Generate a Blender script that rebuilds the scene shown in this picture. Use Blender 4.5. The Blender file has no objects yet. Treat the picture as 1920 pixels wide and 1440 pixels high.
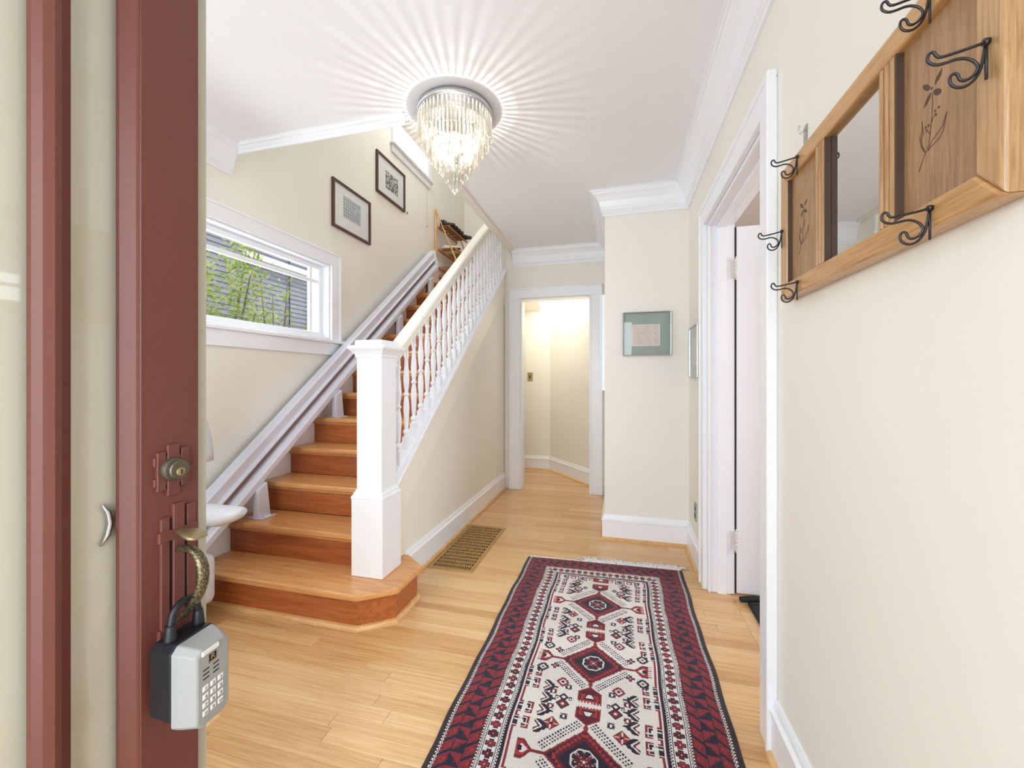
import bpy, bmesh, math, random
import numpy as np
from mathutils import Vector, Matrix
random.seed(7)
S = bpy.context.scene
C = S.collection
R = math.radians

# ---------------------------------------------------------------- camera
cam_d = bpy.data.cameras.new('camera'); cam = bpy.data.objects.new('camera', cam_d); C.objects.link(cam)
cam.location = (0, 0, 1.19); cam.rotation_euler = (R(90), 0, R(14.65))
cam_d.sensor_width = 36; cam_d.lens = 765 / 1920 * 36; cam_d.shift_y = -9 / 1920
cam_d.clip_start = 0.02; cam_d.clip_end = 200
S.camera = cam
# ---------------------------------------------------------------- world, exposure
W = bpy.data.worlds.new('sky'); S.world = W; W.use_nodes = True
bg = W.node_tree.nodes['Background']; bg.inputs[0].default_value = (0.86, 0.93, 1.0, 1); bg.inputs[1].default_value = 3.2
S.view_settings.view_transform = 'Standard'; S.view_settings.look = 'None'
S.view_settings.gamma = 1; S.view_settings.use_curve_mapping = False
S.view_settings.exposure = -0.20
S.cycles.use_denoising = True
S.cycles.max_bounces = 10; S.cycles.diffuse_bounces = 7; S.cycles.glossy_bounces = 4
S.cycles.transparent_max_bounces = 24; S.cycles.transmission_bounces = 6
S.cycles.sample_clamp_indirect = 6
S.cycles.caustics_reflective = False; S.cycles.caustics_refractive = False

def area(name, loc, rot, sx, sy, power, col):
    l = bpy.data.lights.new(name, 'AREA'); l.shape = 'RECTANGLE'; l.size = sx; l.size_y = sy
    l.energy = power; l.color = col
    o = bpy.data.objects.new(name, l); C.objects.link(o); o.location = loc; o.rotation_euler = rot
    return o
sun_d = bpy.data.lights.new('sun', 'SUN'); sun_d.energy = 3.0; sun_d.angle = R(1); sun_d.color = (1.0, 0.96, 0.88)
sun = bpy.data.objects.new('sun', sun_d); C.objects.link(sun); sun.rotation_euler = (R(-8), R(28), 0)
# area lamps added at the openings, standing in for daylight
area('daylight_front_door', (-0.27, -0.70, 1.15), (R(90), 0, 0), 0.95, 2.0, 33, (0.84, 0.92, 1.0))
area('front_fill_light', (-1.55, -0.62, 1.45), (R(90), 0, 0), 1.1, 1.2, 33, (0.84, 0.92, 1.0))  # added fill coming through an unseen front opening
area('daylight_side_window', (-2.62, 1.75, 1.85), (R(90), 0, R(-90)), 2.1, 0.75, 40, (0.84, 0.92, 1.0))
area('daylight_upper_window', (-2.62, 4.15, 4.0), (R(90), 0, R(-90)), 0.9, 0.9, 26, (0.86, 0.93, 1.0))
area('side_room_fill_light', (3.3, 1.9, 1.6), (R(90), 0, R(90)), 1.6, 1.4, 75, (0.86, 0.93, 1.0))  # added fill inside the side room, which has no window
area('stair_well_fill_light', (-1.7, 3.6, 4.95), (0, 0, 0), 0.5, 0.5, 26, (0.95, 0.97, 1.0))  # unseen fill added high over the stairs, no lamp known there

# ---------------------------------------------------------------- helpers
def lin(c):
    c = c / 255
    return c / 12.92 if c <= 0.04045 else ((c + 0.055) / 1.055) ** 2.4
def rgb(r, g, b): return (lin(r), lin(g), lin(b), 1)

class MB:
    def __init__(self): self.v = []; self.f = []; self.sm = []
    def add(self, vs, fs, smooth=False):
        o = len(self.v); self.v += [tuple(p) for p in vs]
        self.f += [tuple(i + o for i in f) for f in fs]; self.sm += [smooth] * len(fs); return self
    def box(self, x0, x1, y0, y1, z0, z1):
        vs = [(x, y, z) for x in (x0, x1) for y in (y0, y1) for z in (z0, z1)]
        return self.add(vs, [(0,1,3,2),(4,6,7,5),(0,4,5,1),(2,3,7,6),(0,2,6,4),(1,5,7,3)])
    def cbox(self, x0, x1, y0, y1, z0, z1, c=0.004, ax=2):
        """box with its edges along the +ax face chamfered"""
        lo = [x0, y0, z0]; hi = [x1, y1, z1]
        a, b = [i for i in range(3) if i != ax]
        def ring(k, ins):
            out = []
            for sa, sb in ((0,0),(1,0),(1,1),(0,1)):
                p = [0,0,0]; p[ax] = k
                p[a] = (hi[a]-ins) if sa else (lo[a]+ins); p[b] = (hi[b]-ins) if sb else (lo[b]+ins)
                out.append(p)
            return out
        vs = ring(lo[ax], 0) + ring(hi[ax]-c if hi[ax] > lo[ax] else hi[ax]+c, 0) + ring(hi[ax], c)
        fs = [(3,2,1,0)] + [(k*4+i, k*4+(i+1)%4, k*4+4+(i+1)%4, k*4+4+i) for k in (0,1) for i in range(4)] + [(8,9,10,11)]
        return self.add(vs, fs)
    def prism(self, poly, ax, a0, a1):
        n = len(poly); vs = []
        for k in (a0, a1):
            for p in poly:
                q = list(p); q.insert(ax, k); vs.append(q)
        fs = [tuple(range(n))[::-1], tuple(range(n, 2*n))] + [(i, (i+1)%n, n+(i+1)%n, n+i) for i in range(n)]
        return self.add(vs, fs)
    def tube(self, pts, r, n=8, caps=True, flat=1.0):
        pts = [Vector(p) for p in pts]; m = len(pts)
        rr = r if isinstance(r, (list, tuple)) else [r]*m
        vs = []; up = Vector((0.13, 0.21, 0.97)); pa = None
        for i, p in enumerate(pts):
            t = (pts[min(i+1, m-1)] - pts[max(i-1, 0)]).normalized()
            if pa is None:
                a = t.cross(up)
                if a.length < 0.05: a = t.cross(Vector((1, 0, 0)))
            else: a = pa - t * pa.dot(t)
            a.normalize(); pa = a; b = t.cross(a)
            for k in range(n):
                w = 2*math.pi*k/n
                vs.append(p + a*rr[i]*math.cos(w) + b*rr[i]*flat*math.sin(w))
        fs = [(i*n+k, i*n+(k+1)%n, (i+1)*n+(k+1)%n, (i+1)*n+k) for i in range(m-1) for k in range(n)]
        self.add(vs, fs, True)
        if caps:
            o = len(self.v) - m*n
            self.f += [tuple(o+k for k in range(n))[::-1], tuple(o+(m-1)*n+k for k in range(n))]; self.sm += [False]*2
        return self
    def lathe(self, prof, cx, cy, n=16, z0=0, sq=None):
        """prof [(r,z)]; vertical axis; sq = indexes that are square"""
        vs = []
        for r, z in prof:
            for k in range(n):
                w = 2*math.pi*(k+0.5)/n; vs.append((cx+r*math.cos(w), cy+r*math.sin(w), z0+z))
        m = len(prof)
        fs = [(i*n+k, i*n+(k+1)%n, (i+1)*n+(k+1)%n, (i+1)*n+k) for i in range(m-1) for k in range(n)]
        self.add(vs, fs, True); o = len(self.v)-m*n
        self.f += [tuple(o+k for k in range(n))[::-1], tuple(o+(m-1)*n+k for k in range(n))]; self.sm += [False]*2
        return self
    def loft(self, rings, smooth=True, caps=True):
        n = len(rings[0]); vs = [p for r in rings for p in r]; m = len(rings)
        fs = [(i*n+k, i*n+(k+1)%n, (i+1)*n+(k+1)%n, (i+1)*n+k) for i in range(m-1) for k in range(n)]
        self.add(vs, fs, smooth)
        if caps:
            o = len(self.v)-m*n
            self.f += [tuple(o+k for k in range(n))[::-1], tuple(o+(m-1)*n+k for k in range(n))]; self.sm += [False]*2
        return self
    def sweep(self, path, prof, closed=False):
        """prof [(offset to the left of travel, z)] closed outline, mitred along a 2-D path"""
        P = [Vector(p) for p in path]; m = len(P); k = len(prof); vs = []
        for i in range(m):
            ns = []
            if i > 0: d = (P[i]-P[i-1]).normalized(); ns.append(Vector((-d.y, d.x)))
            if i < m-1: d = (P[i+1]-P[i]).normalized(); ns.append(Vector((-d.y, d.x)))
            q = ns[0] if len(ns) == 1 else (ns[0]+ns[1]) / (1+ns[0].dot(ns[1]))
            for o, z in prof: vs.append((P[i].x+q.x*o, P[i].y+q.y*o, z))
        fs = [(i*k+j, i*k+(j+1)%k, (i+1)*k+(j+1)%k, (i+1)*k+j) for i in range(m-1) for j in range(k)]
        fs += [tuple(range(k))[::-1], tuple((m-1)*k+j for j in range(k))]
        return self.add(vs, fs)
    def build(self, name, mat, parent=None, bevel=0, tint=None, kind=None, label=None, seg=1):
        me = bpy.data.meshes.new(name)
        off = Vector((0,0,0)); p = parent
        while p is not None: off += p.location; p = p.parent
        me.from_pydata([tuple(Vector(q)-off) for q in self.v], [], self.f)
        me.polygons.foreach_set('use_smooth', self.sm)
        bm = bmesh.new(); bm.from_mesh(me); bmesh.ops.recalc_face_normals(bm, faces=bm.faces); bm.to_mesh(me); bm.free()
        if tint is not None:
            at = me.attributes.new('tint', 'FLOAT', 'POINT')
            at.data.foreach_set('value', tint if hasattr(tint, '__len__') else [tint]*len(me.vertices))
        if mat: me.materials.append(mat)
        o = bpy.data.objects.new(name, me); C.objects.link(o)
        if parent: o.parent = parent
        if bevel:
            b = o.modifiers.new('bevel', 'BEVEL'); b.width = bevel; b.segments = seg; b.limit_method = 'ANGLE'; b.angle_limit = R(40)
        if kind: o['kind'] = kind
        if label: o['label'] = label
        return o
def tag(o, label=None, cat=None, group=None, kind=None):
    if label: o['label'] = label
    if cat: o['category'] = cat
    if group: o['group'] = group
    if kind: o['kind'] = kind
    return o
def thing(name, loc, label, cat, group=None, kind=None):
    o = bpy.data.objects.new(name, None); C.objects.link(o); o.location = loc; o.empty_display_size = 0.05
    return tag(o, label, cat, group, kind)
def copy_tree(o, parent=None):
    c = o.copy(); C.objects.link(c)
    if parent: c.parent = parent
    for ch in list(o.children): copy_tree(ch, c)
    return c

# ---------------------------------------------------------------- materials
def new_mat(name):
    m = bpy.data.materials.new(name); m.use_nodes = True
    return m, m.node_tree, m.node_tree.nodes['Principled BSDF']
def nd(t, typ, **kw):
    n = t.nodes.new(typ)
    for k, v in kw.items(): setattr(n, k, v)
    return n
def ramp(t, stops):
    r = t.nodes.new('ShaderNodeValToRGB'); e = r.color_ramp.elements
    e[0].position, e[0].color = stops[0]; e[1].position, e[1].color = stops[-1]
    for p, c in stops[1:-1]: x = e.new(p); x.color = c
    return r
def paint(name, col, rough=0.5, bump=0.02, scale=60, var=0.02, metal=0, coat=0, spec=0.5):
    m, t, p = new_mat(name)
    tc = nd(t, 'ShaderNodeTexCoord'); n = nd(t, 'ShaderNodeTexNoise'); n.inputs['Scale'].default_value = scale; n.inputs['Detail'].default_value = 4
    t.links.new(tc.outputs['Object'], n.inputs['Vector'])
    n2 = nd(t, 'ShaderNodeTexNoise'); n2.inputs['Scale'].default_value = 2.3; t.links.new(tc.outputs['Object'], n2.inputs['Vector'])
    r = ramp(t, [(0.3, tuple(c*(1-var) for c in col[:3])+(1,)), (0.7, tuple(min(1, c*(1+var)) for c in col[:3])+(1,))])
    t.links.new(n2.outputs['Fac'], r.inputs['Fac']); t.links.new(r.outputs['Color'], p.inputs['Base Color'])
    b = nd(t, 'ShaderNodeBump'); b.inputs['Strength'].default_value = bump*5; b.inputs['Distance'].default_value = 0.002
    t.links.new(n.outputs['Fac'], b.inputs['Height']); t.links.new(b.outputs['Normal'], p.inputs['Normal'])
    p.inputs['Roughness'].default_value = rough; p.inputs['Metallic'].default_value = metal
    p.inputs['Coat Weight'].default_value = coat; p.inputs['Coat Roughness'].default_value = 0.15
    p.inputs['Specular IOR Level'].default_value = spec
    return m
def wood(name, cols, rough=0.35, stretch=(1.2, 30, 30), scale=1.0, tintamt=0.5, bump=0.15, coat=0.0, coatr=0.2, spec=0.5):
    """cols = dark, mid, light; grain runs along the axis with the small stretch"""
    m, t, p = new_mat(name); L = t.links.new
    tc = nd(t, 'ShaderNodeTexCoord'); mp = nd(t, 'ShaderNodeMapping'); mp.inputs['Scale'].default_value = stretch
    at = nd(t, 'ShaderNodeAttribute', attribute_name='tint')
    ad = nd(t, 'ShaderNodeVectorMath', operation='MULTIPLY_ADD')
    L(at.outputs['Fac'], ad.inputs[0]); ad.inputs[1].default_value = (37, 11, 19); L(tc.outputs['Object'], ad.inputs[2])
    L(ad.outputs[0], mp.inputs['Vector'])
    n = nd(t, 'ShaderNodeTexNoise'); n.inputs['Scale'].default_value = 2.0*scale; n.inputs['Detail'].default_value = 7; n.inputs['Roughness'].default_value = 0.62; n.inputs['Distortion'].default_value = 0.6
    L(mp.outputs[0], n.inputs['Vector'])
    n2 = nd(t, 'ShaderNodeTexNoise'); n2.inputs['Scale'].default_value = 9*scale; n2.inputs['Detail'].default_value = 3
    L(mp.outputs[0], n2.inputs['Vector'])
    mx = nd(t, 'ShaderNodeMath', operation='MULTIPLY_ADD'); mx.inputs[1].default_value = 0.35; L(n2.outputs['Fac'], mx.inputs[0]); L(n.outputs['Fac'], mx.inputs[2])
    sub = nd(t, 'ShaderNodeMath', operation='SUBTRACT'); L(mx.outputs[0], sub.inputs[0]); sub.inputs[1].default_value = 0.175
    tt = nd(t, 'ShaderNodeMath', operation='MULTIPLY_ADD'); L(at.outputs['Fac'], tt.inputs[0]); tt.inputs[1].default_value = tintamt; L(sub.outputs[0], tt.inputs[2])
    s2 = nd(t, 'ShaderNodeMath', operation='SUBTRACT'); L(tt.outputs[0], s2.inputs[0]); s2.inputs[1].default_value = tintamt/2
    r = ramp(t, [(0.22, cols[0]), (0.5, cols[1]), (0.78, cols[2])]); L(s2.outputs[0], r.inputs['Fac'])
    L(r.outputs['Color'], p.inputs['Base Color'])
    b = nd(t, 'ShaderNodeBump'); b.inputs['Strength'].default_value = bump; b.inputs['Distance'].default_value = 0.001
    L(n2.outputs['Fac'], b.inputs['Height']); L(b.outputs['Normal'], p.inputs['Normal'])
    p.inputs['Roughness'].default_value = rough; p.inputs['Coat Weight'].default_value = coat; p.inputs['Coat Roughness'].default_value = coatr
    p.inputs['Specular IOR Level'].default_value = spec
    return m
def glassy(name, weight=0.1, col=(1,1,1,1), rough=0.02):
    m = bpy.data.materials.new(name); m.use_nodes = True; t = m.node_tree; t.nodes.clear()
    o = nd(t, 'ShaderNodeOutputMaterial'); mx = nd(t, 'ShaderNodeMixShader'); a = nd(t, 'ShaderNodeBsdfTransparent'); g = nd(t, 'ShaderNodeBsdfGlossy')
    lw = nd(t, 'ShaderNodeLayerWeight'); lw.inputs['Blend'].default_value = 0.5
    pw_ = nd(t, 'ShaderNodeMath', operation='POWER'); pw_.inputs[1].default_value = 4.0; t.links.new(lw.outputs['Facing'], pw_.inputs[0])
    fm_ = nd(t, 'ShaderNodeMath', operation='MULTIPLY_ADD'); fm_.inputs[1].default_value = 1-weight; fm_.inputs[2].default_value = weight; t.links.new(pw_.outputs[0], fm_.inputs[0])
    nz = nd(t, 'ShaderNodeTexNoise'); nz.inputs['Scale'].default_value = 3
    tc = nd(t, 'ShaderNodeTexCoord'); t.links.new(tc.outputs['Object'], nz.inputs['Vector'])
    b = nd(t, 'ShaderNodeBump'); b.inputs['Strength'].default_value = 0.02; b.inputs['Distance'].default_value = 0.01
    t.links.new(nz.outputs['Fac'], b.inputs['Height']); t.links.new(b.outputs['Normal'], g.inputs['Normal'])
    a.inputs['Color'].default_value = col; g.inputs['Roughness'].default_value = rough
    t.links.new(fm_.outputs[0], mx.inputs[0])
    t.links.new(a.outputs[0], mx.inputs[1]); t.links.new(g.outputs[0], mx.inputs[2]); t.links.new(mx.outputs[0], o.inputs[0])
    return m
def emit(name, col, st):
    m = bpy.data.materials.new(name); m.use_nodes = True; t = m.node_tree; t.nodes.clear()
    o = nd(t, 'ShaderNodeOutputMaterial'); e = nd(t, 'ShaderNodeEmission'); e.inputs[0].default_value = col; e.inputs[1].default_value = st
    t.links.new(e.outputs[0], o.inputs[0]); return m

M = {}
M['wall'] = paint('cream_wall_paint', rgb(231, 228, 219), 0.55, 0.02, 90, 0.012)
M['wall_pink'] = paint('rosy_wall_paint', rgb(214, 204, 200), 0.6, 0.02, 90, 0.012)
M['ceiling'] = paint('white_ceiling_paint', rgb(236, 237, 240), 0.8, 0.05, 120, 0.01)
M['trim'] = paint('white_gloss_trim', rgb(236, 238, 243), 0.28, 0.01, 40, 0.008)
M['rail_paint'] = paint('cream_white_handrail_paint', rgb(236, 232, 220), 0.3, 0.01, 40, 0.01)
M['floor'] = wood('fir_floor', (rgb(186, 136, 84), rgb(208, 166, 112), rgb(224, 190, 142)), 0.30, (1.5, 55, 55), 1, 0.42, 0.05, 0.3, 0.12)
M['tread'] = wood('orange_tread_wood', (rgb(176, 114, 62), rgb(206, 148, 90), rgb(222, 172, 118)), 0.33, (2.0, 30, 40), 1, 0.3, 0.08, 0.3, 0.2)
M['riser'] = wood('fir_riser_wood', (rgb(132, 68, 32), rgb(166, 92, 46), rgb(188, 114, 62)), 0.38, (2.0, 40, 30), 1, 0.4, 0.08, 0.2, 0.25)
M['shoe'] = wood('pale_shoe_moulding', (rgb(188, 138, 82), rgb(212, 166, 108), rgb(226, 188, 136)), 0.4, (6, 6, 30), 1, 0.3)
M['oak'] = wood('golden_oak', (rgb(150, 102, 56), rgb(186, 140, 86), rgb(202, 160, 108)), 0.3, (95, 4, 95), 1, 0.4, 0.25, 0.3, 0.2)
M['oak_v'] = wood('golden_oak_upright', (rgb(138, 98, 58), rgb(178, 138, 92), rgb(198, 162, 114)), 0.3, (95, 95, 4), 1, 0.4, 0.25, 0.3, 0.2)
M['oak_panel'] = wood('veneer_panel', (rgb(126, 92, 62), rgb(158, 122, 86), rgb(180, 146, 106)), 0.4, (40, 40, 2.4), 1.4, 0.3, 0.2)
M['rackwood'] = wood('pale_beech', (rgb(190, 140, 84), rgb(214, 168, 112), rgb(228, 190, 140)), 0.45, (20, 20, 3), 1, 0.3)
M['slatwood'] = wood('honey_slat_wood', (rgb(150, 96, 48), rgb(182, 126, 70), rgb(204, 150, 92)), 0.45, (20, 3, 20), 1, 0.3)
M['burn'] = paint('burnt_brown_line', rgb(78, 58, 46), 0.7)
M['burn_light'] = paint('burnt_grey_brown', rgb(104, 84, 72), 0.7)
M['mirror'] = paint('mirror_silver', rgb(238, 240, 240), 0.02, 0.0, 5, 0.0, metal=1)
M['chrome'] = paint('brushed_chrome', rgb(205, 205, 208), 0.22, 0.01, 200, 0.05, metal=1)
M['black_metal'] = paint('black_wire_metal', rgb(30, 28, 28), 0.35, 0.02, 200, 0.05, spec=0.6)
M['silverframe'] = paint('silver_frame_metal', rgb(190, 194, 196), 0.3, 0.01, 100, 0.04, metal=1)
M['door_red'] = paint('oxblood_door_paint', rgb(108, 60, 50), 0.42, 0.04, 70, 0.05, spec=0.4)
M['door_cream'] = paint('putty_door_paint', rgb(196, 192, 176), 0.4, 0.02, 60, 0.02)
M['curtain'] = paint('putty_blind_cloth', rgb(222, 217, 196), 0.9, 0.005, 300, 0.01)
M['bronze'] = None
M['lift'] = paint('pale_silver_lift_rail', rgb(214, 216, 228), 0.4, 0.01, 80, 0.01, metal=0.15)
M['lift_plastic'] = paint('pale_grey_lift_plastic', rgb(206, 208, 212), 0.35, 0.01, 80, 0.01)
M['dark'] = paint('black_plastic', rgb(24, 24, 30), 0.45, 0.03, 120, 0.05)
M['darkgap'] = paint('duct_shade_and_subfloor', rgb(38, 30, 22), 0.9)
M['darkframe'] = paint('dark_walnut_frame', rgb(84, 54, 48), 0.4, 0.03, 60, 0.12)
M['matboard'] = paint('white_mat_board', rgb(238, 240, 244), 0.8, 0.02, 200, 0.005)
M['greenmat'] = paint('grey_green_mat_board', rgb(150, 166, 158), 0.7, 0.03, 200, 0.03)
M['crystal'] = None
M['brassgrille'] = paint('aged_brass_grille', rgb(178, 142, 86), 0.42, 0.04, 90, 0.1, metal=0.45)
M['brass'] = paint('aged_brass', rgb(168, 150, 112), 0.42, 0.05, 90, 0.15, metal=0.8)
M['boxgrey'] = paint('light_grey_cover', rgb(156, 157, 154), 0.5, 0.02, 200, 0.015)
M['whiteplastic'] = paint('white_plastic', rgb(226, 224, 218), 0.4, 0.01, 100, 0.01)
M['stone'] = paint('foundation_concrete', rgb(170, 168, 160), 0.9, 0.1, 20, 0.05)
M['ground'] = paint('garden_soil', rgb(120, 110, 84), 0.95, 0.2, 12, 0.2)
M['siding'] = paint('slate_grey_siding', rgb(118, 121, 130), 0.75, 0.08, 40, 0.08)
M['glass'] = glassy('window_glass', 0.05)
M['pictureglass'] = glassy('picture_glass', 0.03)
M['bulb'] = emit('warm_bulb_glow', (1.0, 0.94, 0.84, 1), 11)
M['dark_bronze'] = paint('worn_dark_bronze', rgb(104, 96, 82), 0.4, 0.03, 150, 0.15, metal=0.6)
M['taupe'] = paint('taupe_gear_track', rgb(128, 106, 106), 0.5)
M['hinge'] = paint('painted_worn_hinge', rgb(220, 216, 212), 0.4, 0.05, 200, 0.08)
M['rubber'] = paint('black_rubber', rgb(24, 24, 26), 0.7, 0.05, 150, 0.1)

def m_bronze():
    m, t, p = new_mat('patinated_bronze'); L = t.links.new
    tc = nd(t, 'ShaderNodeTexCoord'); n = nd(t, 'ShaderNodeTexNoise'); n.inputs['Scale'].default_value = 320; n.inputs['Detail'].default_value = 6
    L(tc.outputs['Object'], n.inputs['Vector'])
    r = ramp(t, [(0.30, rgb(52, 50, 44)), (0.52, rgb(112, 100, 72)), (0.72, rgb(176, 168, 140))]); L(n.outputs['Fac'], r.inputs['Fac'])
    L(r.outputs['Color'], p.inputs['Base Color']); p.inputs['Metallic'].default_value = 0.75; p.inputs['Roughness'].default_value = 0.4
    b = nd(t, 'ShaderNodeBump'); b.inputs['Strength'].default_value = 0.15; b.inputs['Distance'].default_value = 0.0003; L(n.outputs['Fac'], b.inputs['Height']); L(b.outputs['Normal'], p.inputs['Normal'])
    return m
M['bronze'] = m_bronze()
def m_crystal():
    m = bpy.data.materials.new('cut_crystal'); m.use_nodes = True; t = m.node_tree; t.nodes.clear(); L = t.links.new
    o = nd(t, 'ShaderNodeOutputMaterial'); mx = nd(t, 'ShaderNodeMixShader'); a = nd(t, 'ShaderNodeBsdfTransparent')
    a.inputs['Color'].default_value = (0.97, 0.94, 0.86, 1)
    g = nd(t, 'ShaderNodeBsdfGlossy'); g.inputs['Roughness'].default_value = 0.12; g.inputs['Color'].default_value = (1, 0.98, 0.94, 1)
    tr = nd(t, 'ShaderNodeBsdfTranslucent'); tr.inputs['Color'].default_value = (1, 0.985, 0.95, 1)
    m2 = nd(t, 'ShaderNodeMixShader'); m2.inputs[0].default_value = 0.5; L(g.outputs[0], m2.inputs[1]); L(tr.outputs[0], m2.inputs[2])
    lw = nd(t, 'ShaderNodeLayerWeight'); lw.inputs['Blend'].default_value = 0.42
    n = nd(t, 'ShaderNodeTexNoise'); n.inputs['Scale'].default_value = 120; tc = nd(t, 'ShaderNodeTexCoord'); L(tc.outputs['Object'], n.inputs['Vector'])
    ml = nd(t, 'ShaderNodeMath', operation='MULTIPLY_ADD'); L(n.outputs['Fac'], ml.inputs[0]); ml.inputs[1].default_value = 0.75; L(lw.outputs['Facing'], ml.inputs[2])
    L(ml.outputs[0], mx.inputs[0]); L(a.outputs[0], mx.inputs[1]); L(m2.outputs[0], mx.inputs[2]); L(mx.outputs[0], o.inputs[0])
    return m
M['crystal'] = m_crystal()

# ---------------------------------------------------------------- geometry constants (metres)
XL, XR = -2.245, 0.485          # left wall, right wall
YF = -0.40                      # front (entrance) wall
YP = 3.13; XP = -0.10           # pier
YB = 4.30                       # hall end wall
ZC = 2.57                       # hall ceiling
XS = -1.21                      # face of the wall under the stair
WELL_Y, WELL_X = 1.93, -1.13    # stair well opening edges
WALLTOP = 5.0

def wall_box(mb, axis, fixed, a0, a1, z0, z1, holes):
    """wall slab between fixed[0]..fixed[1] on axis ('x' or 'y'), spanning a0..a1, with rectangular holes"""
    As = sorted({a0, a1, *[q for h in holes for q in h[:2]]}); Zs = sorted({z0, z1, *[q for h in holes for q in h[2:]]})
    for i in range(len(As)-1):
        run = None
        for j in range(len(Zs)-1):
            ca, cz = (As[i]+As[i+1])/2, (Zs[j]+Zs[j+1])/2
            hole = any(h[0] < ca < h[1] and h[2] < cz < h[3] for h in holes)
            if not hole: run = (run[0], Zs[j+1]) if run else (Zs[j], Zs[j+1])
            if (hole or j == len(Zs)-2) and run:
                if axis == 'x': mb.box(fixed[0], fixed[1], As[i], As[i+1], run[0], run[1])
                else: mb.box(As[i], As[i+1], fixed[0], fixed[1], run[0], run[1])
                run = None
    return mb
def struct(o, label, cat): return tag(o, label, cat, kind='structure')

# window openings on the left wall: (y0,y1,z0,z1)
W1 = (0.75, 2.80, 1.512, 2.106)
W2 = (3.80, 4.50, 3.62, 4.42)
struct(wall_box(MB(), 'x', (XL-0.16, XL), YF, 5.75, 0, WALLTOP, [W1, W2]).build('wall_left', M['wall']),
       'tall cream wall on the left with a wide window and framed pictures above the stairs', 'wall')
D2 = (1.547, 2.51, 0.0, 2.065)
struct(wall_box(MB(), 'x', (XR, XR+0.135), YF, 4.45, 0, ZC, [D2]).build('wall_right', M['wall']),
       'cream wall on the right carrying the oak coat rack and a cased doorway', 'wall')
struct(MB().box(XP, XR, YP, YB, 0, ZC).build('wall_back', M['wall']), 'cream pier facing the entrance with the green matted picture', 'wall')
D3 = (-1.027, -0.281, 0.0, 2.06)
struct(wall_box(MB(), 'y', (YB, YB+0.13), WELL_X-0.075, XR, 0, ZC, [D3]).build('wall_hall_end', M['wall']), 'cream wall at the end of the hall around the narrow cased doorway', 'wall')
FD = (-0.75, 0.20, 0.0, 2.10); FW = (-2.05, -1.0, 0.9, 2.1)  # second opening is an added, unseen front window letting in light
struct(wall_box(MB(), 'y', (YF-0.16, YF), XL-0.16, 3.5, 0, WALLTOP, [FD, FW]).build('wall_front', M['wall']), 'cream entrance wall behind the viewpoint with the open doorway', 'wall')
# ceiling with the stair well left open
cl = MB(); cl.box(XL, XR, YF, WELL_Y, ZC, ZC+0.28).box(WELL_X, XR, WELL_Y, YB, ZC, ZC+0.28)
struct(cl.build('ceiling', M['ceiling']), 'white plaster ceiling of the entrance hall cut back around the stair well', 'ceiling')
up = MB(); up.box(WELL_X, WELL_X+0.1, WELL_Y, 5.75, ZC+0.28, WALLTOP).box(XL, WELL_X, WELL_Y-0.1, WELL_Y, ZC+0.28, WALLTOP)  # upper walls added for the light; the upper floor is open here
up.box(WELL_X, WELL_X+0.1, YB+0.0, 5.75, 2.53, ZC+0.28).box(-1.2849, WELL_X, YB+0.001, YB+0.13, 2.0, WALLTOP)
struct(up.build('wall_stair_well', M['wall']), 'added cream walls closing the upper stair well for its light', 'wall')
struct(MB().box(XL-0.16, WELL_X+0.1, WELL_Y-0.1, 5.9, WALLTOP, WALLTOP+0.1).build('ceiling_upper', M['ceiling']), 'white ceiling high over the staircase', 'ceiling')
struct(MB().box(XL-0.16, WELL_X+0.1, 5.75, 5.9, 0, WALLTOP).build('wall_landing', M['wall']), 'pale cream wall behind the shoe rack at the top of the stairs', 'wall')

# floor: a slab with individual boards
fl = MB().box(XL-0.16, 3.5, YF-0.6, 5.9, -0.12, -0.022).build('floor', M['darkgap'])
struct(fl, 'narrow honey-coloured fir strip floor running across the hall', 'floor')
def plank(mb, x0, x1, y0, y1, tl, tint):
    n0 = len(mb.v); mb.cbox(x0+0.0004, x1-0.0004, y0+0.0003, y1-0.0003, -0.022, 0.0, 0.0007); tl += [tint]*(len(mb.v)-n0)
pw = 0.0572; y = -0.35; far = MB(); fart = []; row = 0
while y < 5.5:
    xa = XL if y < 1.70 else -1.21; xb = XR
    if 1.56 < y < 2.46: xb = 0.60
    if y > YP-0.06 + 0.06: xb = XP
    if y > YB-0.03: xa, xb = -1.20, XP
    if y < -0.30: xa, xb = XL, XR
    x = xa - random.uniform(0.0, 0.9); cuts = [xa]
    while True:
        x += random.uniform(0.55, 1.7)
        if x >= xb-0.12: break
        if x > xa+0.12: cuts.append(x)
    cuts.append(xb)
    for i in range(len(cuts)-1):
        t_ = min(1, max(0, random.gauss(0.5, 0.22)))
        if y > 0.55 and y < 3.4:
            mb = MB(); tl = []; plank(mb, cuts[i], cuts[i+1], y, y+pw, tl, t_); mb.build('floor_board', M['floor'], fl, tint=tl)
        else: plank(far, cuts[i], cuts[i+1], y, y+pw, fart, t_)
    y += pw; row += 1
sr_t = []; yy = 0.2
while yy < 4.2:
    plank(far, 0.60 if 1.56 < yy < 2.46 else 0.62, 3.4, yy, yy+pw, fart, random.uniform(0.2, 0.8)); yy += pw
far.build('far_floor_boards', M['floor'], fl, tint=fart, kind='stuff')

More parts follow.
